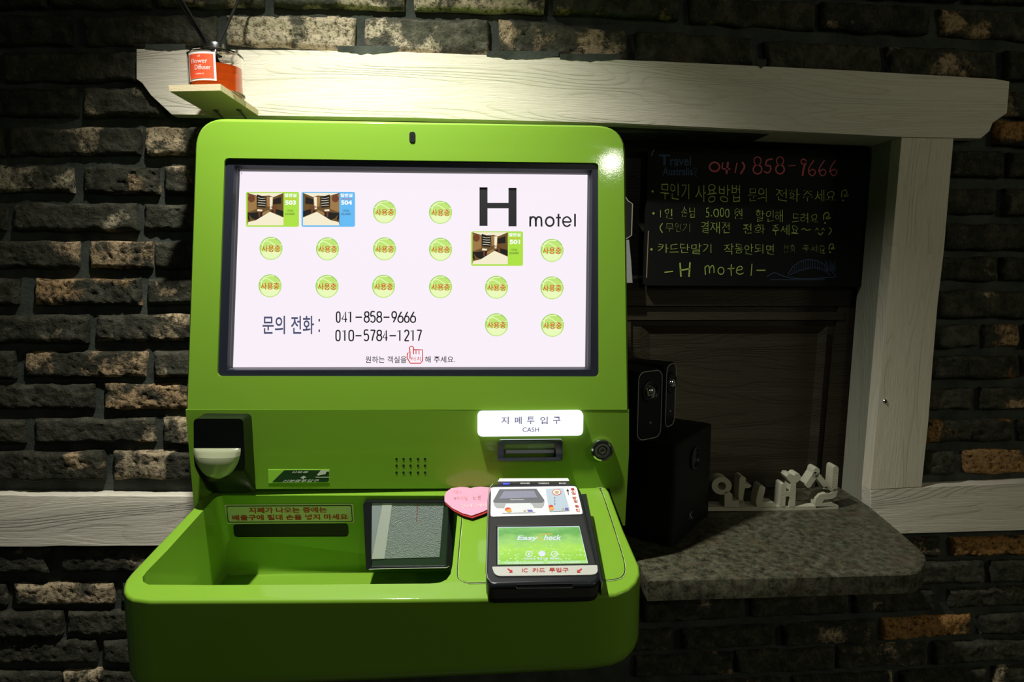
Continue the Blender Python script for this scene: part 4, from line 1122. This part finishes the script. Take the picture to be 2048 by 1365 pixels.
# scuffs worn into the paint of the well's back wall
# --- scanning window for the ID card
ws = Vector((0, -0.34, 0.94))   # the window leans, its foot towards the user
tw = PWB.at(820, 1004); PWB_ = PWB; wn_ = Vector((PWB.n.x, -math.cos(R(17)), math.sin(R(17)))).normalized()
PWB = Plane(tw + Vector((0, -0.004, 0)), wn_); P4 = PWB.shift(0.0035)
b = MB(); oq = rounded([(726, 1004), (908, 1004), (903, 1140), (732, 1141)], [9, 2, 2, 2], n=4); iq = [(741, 1005), (900, 1005), (893, 1134), (740, 1136)]
b.fill([P4.pts(oq), P4.shift(0).pts([(743, 1006.5), (899, 1006.5), (893, 1133), (742, 1135)])], BLACK); b.ring(P4.pts(oq), [Vector((p.x, TWp[0].y + 0.02, p.z)) for p in P4.pts(oq)], BLACK)
b.ring(P4.pts([(743, 1006.5), (899, 1006.5), (893, 1133), (742, 1135)]), PWB.shift(0.0008).pts([(745, 1008), (898, 1008), (891, 1131), (743, 1132)]), BLACK)
wf = b.build('scan_window_frame', tray, ang=30)
GLZ = mat('window_glass', (0.1, 0.14, 0.12), 0.03); GLZ.node_tree.nodes['Principled BSDF'].inputs['Alpha'].default_value = 0.05
b = MB(); FROST = mat('frosted_sheet', (0.36, 0.41, 0.42), 0.35, bump=(900, 0.9, 0.002)); PALEM = mat('pale_satin_metal', (0.66, 0.68, 0.66), 0.4, bump=(500, 0.15, 0.001))
b.plate(PWB, [(745, 1006), (899, 1006), (892, 1132), (744, 1133)], mat('green_black_backing', (0.030, 0.055, 0.032), 0.25, coat=.5), 0.0010)
b.plate(PWB, [(784, 1005), (888, 1005), (879, 1115), (768, 1118)], FROST, 0.0016); b.plate(PWB, [(766, 1005), (785, 1005), (769, 1118), (743, 1119)], PALEM, 0.0020)
b.plate(PWB, [(743, 1005), (766, 1005), (743, 1117), (741, 1080), (737, 1040)], mat('silver_grey_sheet', (0.40, 0.45, 0.49), 0.4), 0.0018)
b.build('window_panel', wf, smooth=False)
b = MB(); b.line(PWB, [(835, 1006), (833, 1046)], 0.8, RED, 0.0022); b.build('red_thread', wf, smooth=False)
b = MB(); b.plate(PWB, [(745, 1004), (902, 1004), (894, 1134), (743, 1136)], GLZ, 0.0040, 0.0008); b.build('glass_pane', wf, smooth=False)
b = MB(); b.tube(P4.pts([(738, 1139.5), (760, 1138.5), (893, 1136), (899, 1133)], 0.0005), 0.0006, SILVER, n=6); b.build('bright_edge', wf)
# panel seam round the terminal base
seam = [(1000, 974.5), (1190, 975), (1199, 979), (1205, 987), (1216, 1020), (1232, 1069), (1246, 1115), (1250, 1138), (1247, 1150), (1236, 1158), (1200, 1162), (1100, 1164), (955, 1166.5), (935, 1166), (921, 1160), (915, 1149), (918, 1100), (924, 1035), (927, 992)]
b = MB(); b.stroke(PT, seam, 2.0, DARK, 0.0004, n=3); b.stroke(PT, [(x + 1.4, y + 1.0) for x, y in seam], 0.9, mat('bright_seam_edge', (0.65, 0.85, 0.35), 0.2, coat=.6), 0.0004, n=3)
b.build('panel_seam', tray, smooth=False)

# ------------------------------------------------------------------ card terminal on the tray
T = thing('card_terminal', PT.at(1085, 1120), 'black payment card terminal with a bright green screen, on the tray', 'card terminal')
tpx = rounded([(980, 966.5), (1158, 965), (1203, 1166), (973, 1169)], [22, 26, 26, 20], n=6)
TT = PU.pts(tpx)
def on_tray(p, off): return Vector((p.x, p.y, PT.p.z + 0 - (p.y - PT.p.y) * PT.n.y / PT.n.z + off))
b = MB()
tin = PU.pts(rounded([(983, 969), (1155, 967.5), (1199, 1163), (976.5, 1166)], [22, 26, 26, 20], n=6))
b.fill([tin], BLACK); b.ring(tin, [p - PU.n * 0.0018 for p in TT], BLACK)
tc_ = sum(TT, Vector()) / len(TT)
gaps = [p.z - on_tray(p, 0).z for p in TT]; print('terminal gaps', min(gaps), max(gaps))
gk = [max(0.2, min(1.0, (g_ - 0.003) / 0.020)) for g_ in gaps]
mid1 = [p - PU.n * 0.0018 for p in TT]
mid2 = [p + (p - tc_).normalized() * 0.0014 - PU.n * 0.0055 * k for p, k in zip(TT, gk)]
mid3 = [p + (p - tc_).normalized() * 0.0012 - PU.n * 0.0165 * k for p, k in zip(TT, gk)]
mid4 = [p + (p - tc_).normalized() * -0.0006 - PU.n * 0.0185 * k for p, k in zip(TT, gk)]
GS = mat('terminal_grey', (0.060, 0.058, 0.052), 0.42)
b.ring(mid1, mid2, BLACK); b.ring(mid2, mid3, GS); b.ring(mid3, mid4, BLACKM)
bot = [on_tray(p, 0.0006) if on_tray(p, 0).z < p.z else p for p in mid4]
bot = [Vector((p.x, p.y, min(q_.z, p.z - 0.001))) for p, q_ in zip(mid4, bot)]
b.ring(mid4, bot, BLACKM); b.face(bot[::-1], BLACKM)
b.build('terminal_body', T, ang=50, wn=True)
# card slot on the front face
fc = PU.at(1088, 1168) - PU.n * 0.011
PFR = Plane((0, min(p.y for p in mid2) - 0.0002, 0), (0, -1, 0))
b = MB(); b.plate(PFR, rounded([(1033, 1170), (1146, 1168.5), (1146, 1176), (1034, 1177.5)], 3, n=3), DARK, 0.0004, 0.0008)
b.tube(PFR.pts([(1032, 1175), (1035, 1178), (1144, 1176.5), (1147, 1173)], 0.0008), 0.0005, SILVER, n=6); tag(b.build('card_slot', T), None)
o = 0.0005
b = MB(); b.plate(PU, rounded([(982, 975), (1153, 973), (1166, 1029), (981, 1034)], [6, 6, 5, 5], n=3), WHITE, o, 0.0008)
stk = b.build('instruction_sticker', T, smooth=False)
b = MB(); o2_ = 0.0008; SG = mat('print_grey', (0.12, 0.12, 0.14), 0.5); SL = mat('print_slate', (0.22, 0.22, 0.30), 0.4); SM = mat('print_midgrey', (0.34, 0.35, 0.37), 0.5)
b.plate(PU, [(986, 1003), (1089, 1003), (1088, 1011), (1084, 1016), (1068, 1016), (1063, 1008), (1012, 1008), (1008, 1017), (993, 1016), (988, 1011)], SM, o2_)
b.plate(PU, [(999, 979), (1073, 978), (1089, 1001), (1085, 1006), (990, 1006), (986, 1003)], SG, o2_ + .0002)
b.plate(PU, [(1008, 983), (1068, 982), (1075, 996), (998, 998)], SL, o2_ + .0004); b.text(PU, 'EasyCheck', (1021, 998.5, 1048, 1001.5), WHITE, o2_ + .0004)
b.plate(PU, [(1012, 1008), (1061, 1007), (1071, 1026), (1004, 1027)], mat('print_card', (0.62, 0.64, 0.68), 0.4), o2_ + .0003)
MR = mat('print_card_red', (0.60, 0.05, 0.03), 0.5); MY = mat('print_card_amber', (0.80, 0.34, 0.04), 0.5); MV = mat('print_card_violet', (0.13, 0.11, 0.40), 0.5); MG = mat('print_gold', (0.45, 0.36, 0.16), 0.4)
b.plate(PU, circ(1016, 1019.5, 6, 4), MR, o2_ + .0005); b.plate(PU, circ(1018, 1022, 5.5, 3), MY, o2_ + .0007); b.plate(PU, [(1054, 1020), (1064, 1020), (1066, 1024), (1056, 1024)], MV, o2_ + .0005)
b.plate(PU, rect(1047, 1021, 1052, 1024), MG, o2_ + .0005)
b.plate(PU, rounded([(1091, 978), (1127, 977), (1140, 1022), (1098, 1024)], 3, n=2), mat('print_blue_card', (0.42, 0.50, 0.60), 0.4), o2_ + .0003)
b.plate(PU, circ(1113.5, 985, 9, 6.2), MR, o2_ + .0005); b.plate(PU, circ(1113.5, 985, 7.6, 5.0), WHITE, o2_ + .0006); b.plate(PU, circ(1113.5, 985, 4.6, 3.2), MG, o2_ + .0008)
b.plate(PU, circ(1102, 1014, 4.6, 3.6), MR, o2_ + .0005); b.plate(PU, circ(1103, 1018, 4.6, 3.4), MY, o2_ + .0007); b.plate(PU, rect(1130, 1016, 1137, 1021), MV, o2_ + .0005); b.plate(PU, rect(1124, 1017, 1128, 1021), MG, o2_ + .0005)
for y in (995, 1001, 1007): b.plate(PU, rect(1108, y, 1110.5, y + 3), SL, o2_ + .0005)
b.line(PU, [(1137, 991), (1135.3, 980.5)], 1.4, INK, o2_); b.plate(PU, [(1132.5, 983), (1135, 978), (1138.5, 983)], INK, o2_)
for ch_, (x, y) in zip('투입방향확인', [(1145, 980), (1146.5, 986.5), (1148.5, 996.5), (1151, 1003.5), (1153.5, 1013.5), (1155, 1021)]): b.text(PU, ch_, [(x - 4, y - 3), (x + 4, y - 3), (x + 5, y + 3), (x - 3, y + 3)], RED, o2_, 0.02)
b.build('sticker_print', stk, smooth=False)
b = MB(); o = 0.0006
BL_ = flat('blue_led', (0.08, 0.12, 1.0), 1.6); LG = mat('pale_print', (0.55, 0.56, 0.58), 0.5)
b.text(PU, 'READY', (1006, 966.3, 1020, 969.7), BL_, o, 0.06)
for s_, x0, x1 in (('PROCESS', 1041, 1060), ('COMPLETE', 1077, 1098), ('ERROR', 1118, 1132)): b.text(PU, s_, (x0, 966, x1, 969), LG, o, 0.02)
b.build('status_lights', T, smooth=False)
b = MB(); b.plate(PU, [(999, 957.5), (1136, 957), (1139, 962.5), (995, 963.5)], WHITE, -0.002, 0.008, bev=0.0003); b.build('back_bar', T)
b = MB(); oq = [(984, 1036), (1166, 1032), (1190, 1130), (984, 1133)]; iq = [(992, 1051), (1163, 1049), (1180, 1129), (992, 1132.5)]
b.fill([PU.shift(0.0010).pts(oq), PU.shift(0.0010).pts(iq)], BLACKM); b.ring(PU.shift(0.0010).pts(oq), PU.shift(0).pts(oq), BLACKM)
b.ring(PU.shift(0.0010).pts(iq), PU.shift(0.0002).pts([(994, 1054), (1161, 1052), (1178, 1128), (994, 1131.5)]), BLACKM); b.build('screen_surround', T, smooth=False)
TS = grad_emit('green_meadow_picture', [(0.0, (0.28, 0.62, 0.06)), (0.35, (0.42, 0.80, 0.08)), (0.62, (0.34, 0.68, 0.16)), (0.85, (0.14, 0.44, 0.09)), (1.0, (0.24, 0.58, 0.16))], 0.5, 1.0, True)
b = MB(); q = PU.shift(0.0004).pts([(996, 1055.5), (1158.5, 1053.5), (1175.5, 1127), (996, 1130)]); b.face(q, TS, uv=[(0, 1), (1, 1), (1, 0), (0, 0)]); tsn = tag(b.build('terminal_screen', T, smooth=False), 'lit green meadow screen')
b = MB(); o = 0.0009; TW_ = flat('screen_lilac_white', (0.80, 0.86, 1.0), 1.0); TO_ = flat('screen_amber', (0.85, 0.50, 0.08), 1.0)
b.line(PU, [(996, 1055.5), (1158.5, 1053.5), (1175.5, 1127)], 1.2, TW_, o); b.line(PU, [(996, 1056), (996, 1130)], 1.4, TW_, o)
b.text(PU, 'Easy', [(1037, 1072), (1077, 1072), (1074, 1083), (1033, 1083)], TW_, o, 0.02); b.text(PU, 'heck', [(1091, 1070.5), (1124, 1070.5), (1122, 1081), (1087, 1081)], TW_, o, 0.02)
b.stroke(PU, [(1085, 1081), (1079, 1078), (1077, 1074), (1081, 1070.5), (1089, 1069), (1105, 1068.5)], 1.6, TO_, o)
for x, k in ((1058, 0), (1084, 1), (1109, 2)):
    if k == 1: b.plate(PU, circ(x, 1108, 7, 5.6), TW_, o)
    else: b.stroke(PU, circ(x, 1108.5, 6.4, 5.2, 12), 1.6, TW_, o, closed=True)
b.text(PU, '1', (1056.5, 1106, 1059.5, 1111), TW_, o, .03); b.line(PU, [(1107, 1110), (1112, 1106)], 1.5, TW_, o)
b.text(PU, '최초, 최고', (1048, 1116, 1070, 1120.5), TW_, o, .02); b.text(PU, '보안 인증', (1075, 1116, 1096, 1120.5), TW_, o, .02); b.text(PU, '빠른 속도', (1100, 1115.5, 1120, 1120), TW_, o, .02)
b.plate(PU, [(996, 1123.5), (1174.7, 1121), (1175.8, 1127.5), (996, 1130)], flat('screen_pale_bar', (0.45, 0.80, 0.25)), 0.0007)
b.text(PU, 'TID:78IN S/W:00000   SERIAL:57600000', [(1008, 1124.8), (1160, 1123), (1161, 1127), (1008, 1129)], TW_, o, .0)
b.build('screen_print', tsn, smooth=False)
b = MB(); b.plate(PU, rounded([(984, 1134), (1194.5, 1131), (1196, 1150), (990, 1153)], [2, 2, 16, 14], n=5), mat('pale_grey_label', (0.50, 0.50, 0.46), 0.5), 0.0012, 0.0012)
cs = b.build('card_slot_label', T, smooth=False)
b = MB(); o = 0.0015; b.text(PU, 'IC', (1044, 1137.5, 1055, 1145), RED, o, 0.01); b.text(PU, '카드', (1065, 1136.5, 1090, 1145.5), RED, o, 0.015); b.text(PU, '투입구', (1098, 1136, 1137, 1145), RED, o, 0.015)
for sx, x in ((1, 1019), (-1, 1160)):
    b.line(PU, [(x - 3.5 * sx, 1138), (x + 3 * sx, 1143)], 2.6, RED, o); b.plate(PU, [(x + 6 * sx, 1146), (x + 5.5 * sx, 1139.5), (x - 1.5 * sx, 1146)], RED, o)
b.build('label_print', cs, smooth=False)
b = MB(); L_ = PU.shift(-0.004)
sd = rounded([(1171, 989), (1176, 992), (1207, 1165), (1205, 1172), (1198, 1160)], 3, n=3)
b.prism(PU.shift(-0.005).pts([(1163, 988), (1172, 988), (1206, 1160), (1203, 1168), (1199, 1160)]), -PU.n * 0.014, BLACK, bev=.0008); b.build('side_reader', T)
b = MB(); b.tube(PU.shift(-0.0045).pts([(1172, 989), (1190, 1080), (1205.5, 1160)]), 0.0007, SILVER, n=6)
tag(b.build('edge_trim', T), 'bright edge trim'); b = MB(); b.tube([p for p in PU.shift(-0.0012).pts([(986, 968.5), (979, 977), (976.5, 1000), (974, 1080), (972.5, 1145), (975, 1158), (983, 1167)])], 0.0007, SILVER, n=6); tag(b.build('edge_trim', T), 'bright edge trim')

# ------------------------------------------------------------------ heart notes stuck beside the terminal
PH = PT.shift(0.004)
def heart_px(cx, top, w_, h_, n=40):
    pts = []
    for k in range(n):
        a = 2 * math.pi * k / n; x = 16 * math.sin(a) ** 3; y = 13 * math.cos(a) - 5 * math.cos(2 * a) - 2 * math.cos(3 * a) - math.cos(4 * a)
        pts.append((cx + x / 16 * w_ / 2, top + (12 - y) / 29 * h_))
    return pts
hp = [(889, 1003), (889, 993), (893, 984), (903, 977), (920, 974.5), (934, 975), (941, 977.5), (948, 975), (962, 974), (984, 976), (996, 983), (1000, 993), (997, 1004), (985, 1015), (966, 1024), (943, 1032), (925, 1027), (905, 1017)]
b = MB(); b.plate(PH, [(x + 1.5, y + 5) for x, y in hp], mat('deep_red_paper', (0.42, 0.02, 0.02), 0.6), 0.0, 0.0006); h2 = b.build('heart_card', loc=PH.at(943, 1030)); tag(h2, 'dark red heart card peeping out under the pink heart note', 'card')
b = MB(); b.plate(PH, [(x, y) for x, y in hp], mat('pink_paper', (0.90, 0.36, 0.52), 0.55), 0.0014, 0.0006)
h1 = thing('heart_note', PH.at(943, 1030), 'pink heart-shaped paper note with faint writing, lying left of the terminal', 'note')
b.build('paper', h1, smooth=False)
b = MB(); PI_ = mat('silver_pen', (0.50, 0.36, 0.36), 0.5)
b.text(PH, '키오스', (906, 981, 923, 987), PI_, 0.0018, -0.01, jit=.6); b.text(PH, '숙박하실', (907, 993, 935, 1001), PI_, 0.0018, -0.01, jit=.6); b.text(PH, '방을', (945, 992, 963, 1000), PI_, 0.0018, -0.01, jit=.6)
b.text(PH, '눌러주세요', [(923, 1009), (976, 1007), (974, 1013), (925, 1016)], WHITE, 0.0018, -0.006, jit=.6); b.build('handwriting', h1, smooth=False)
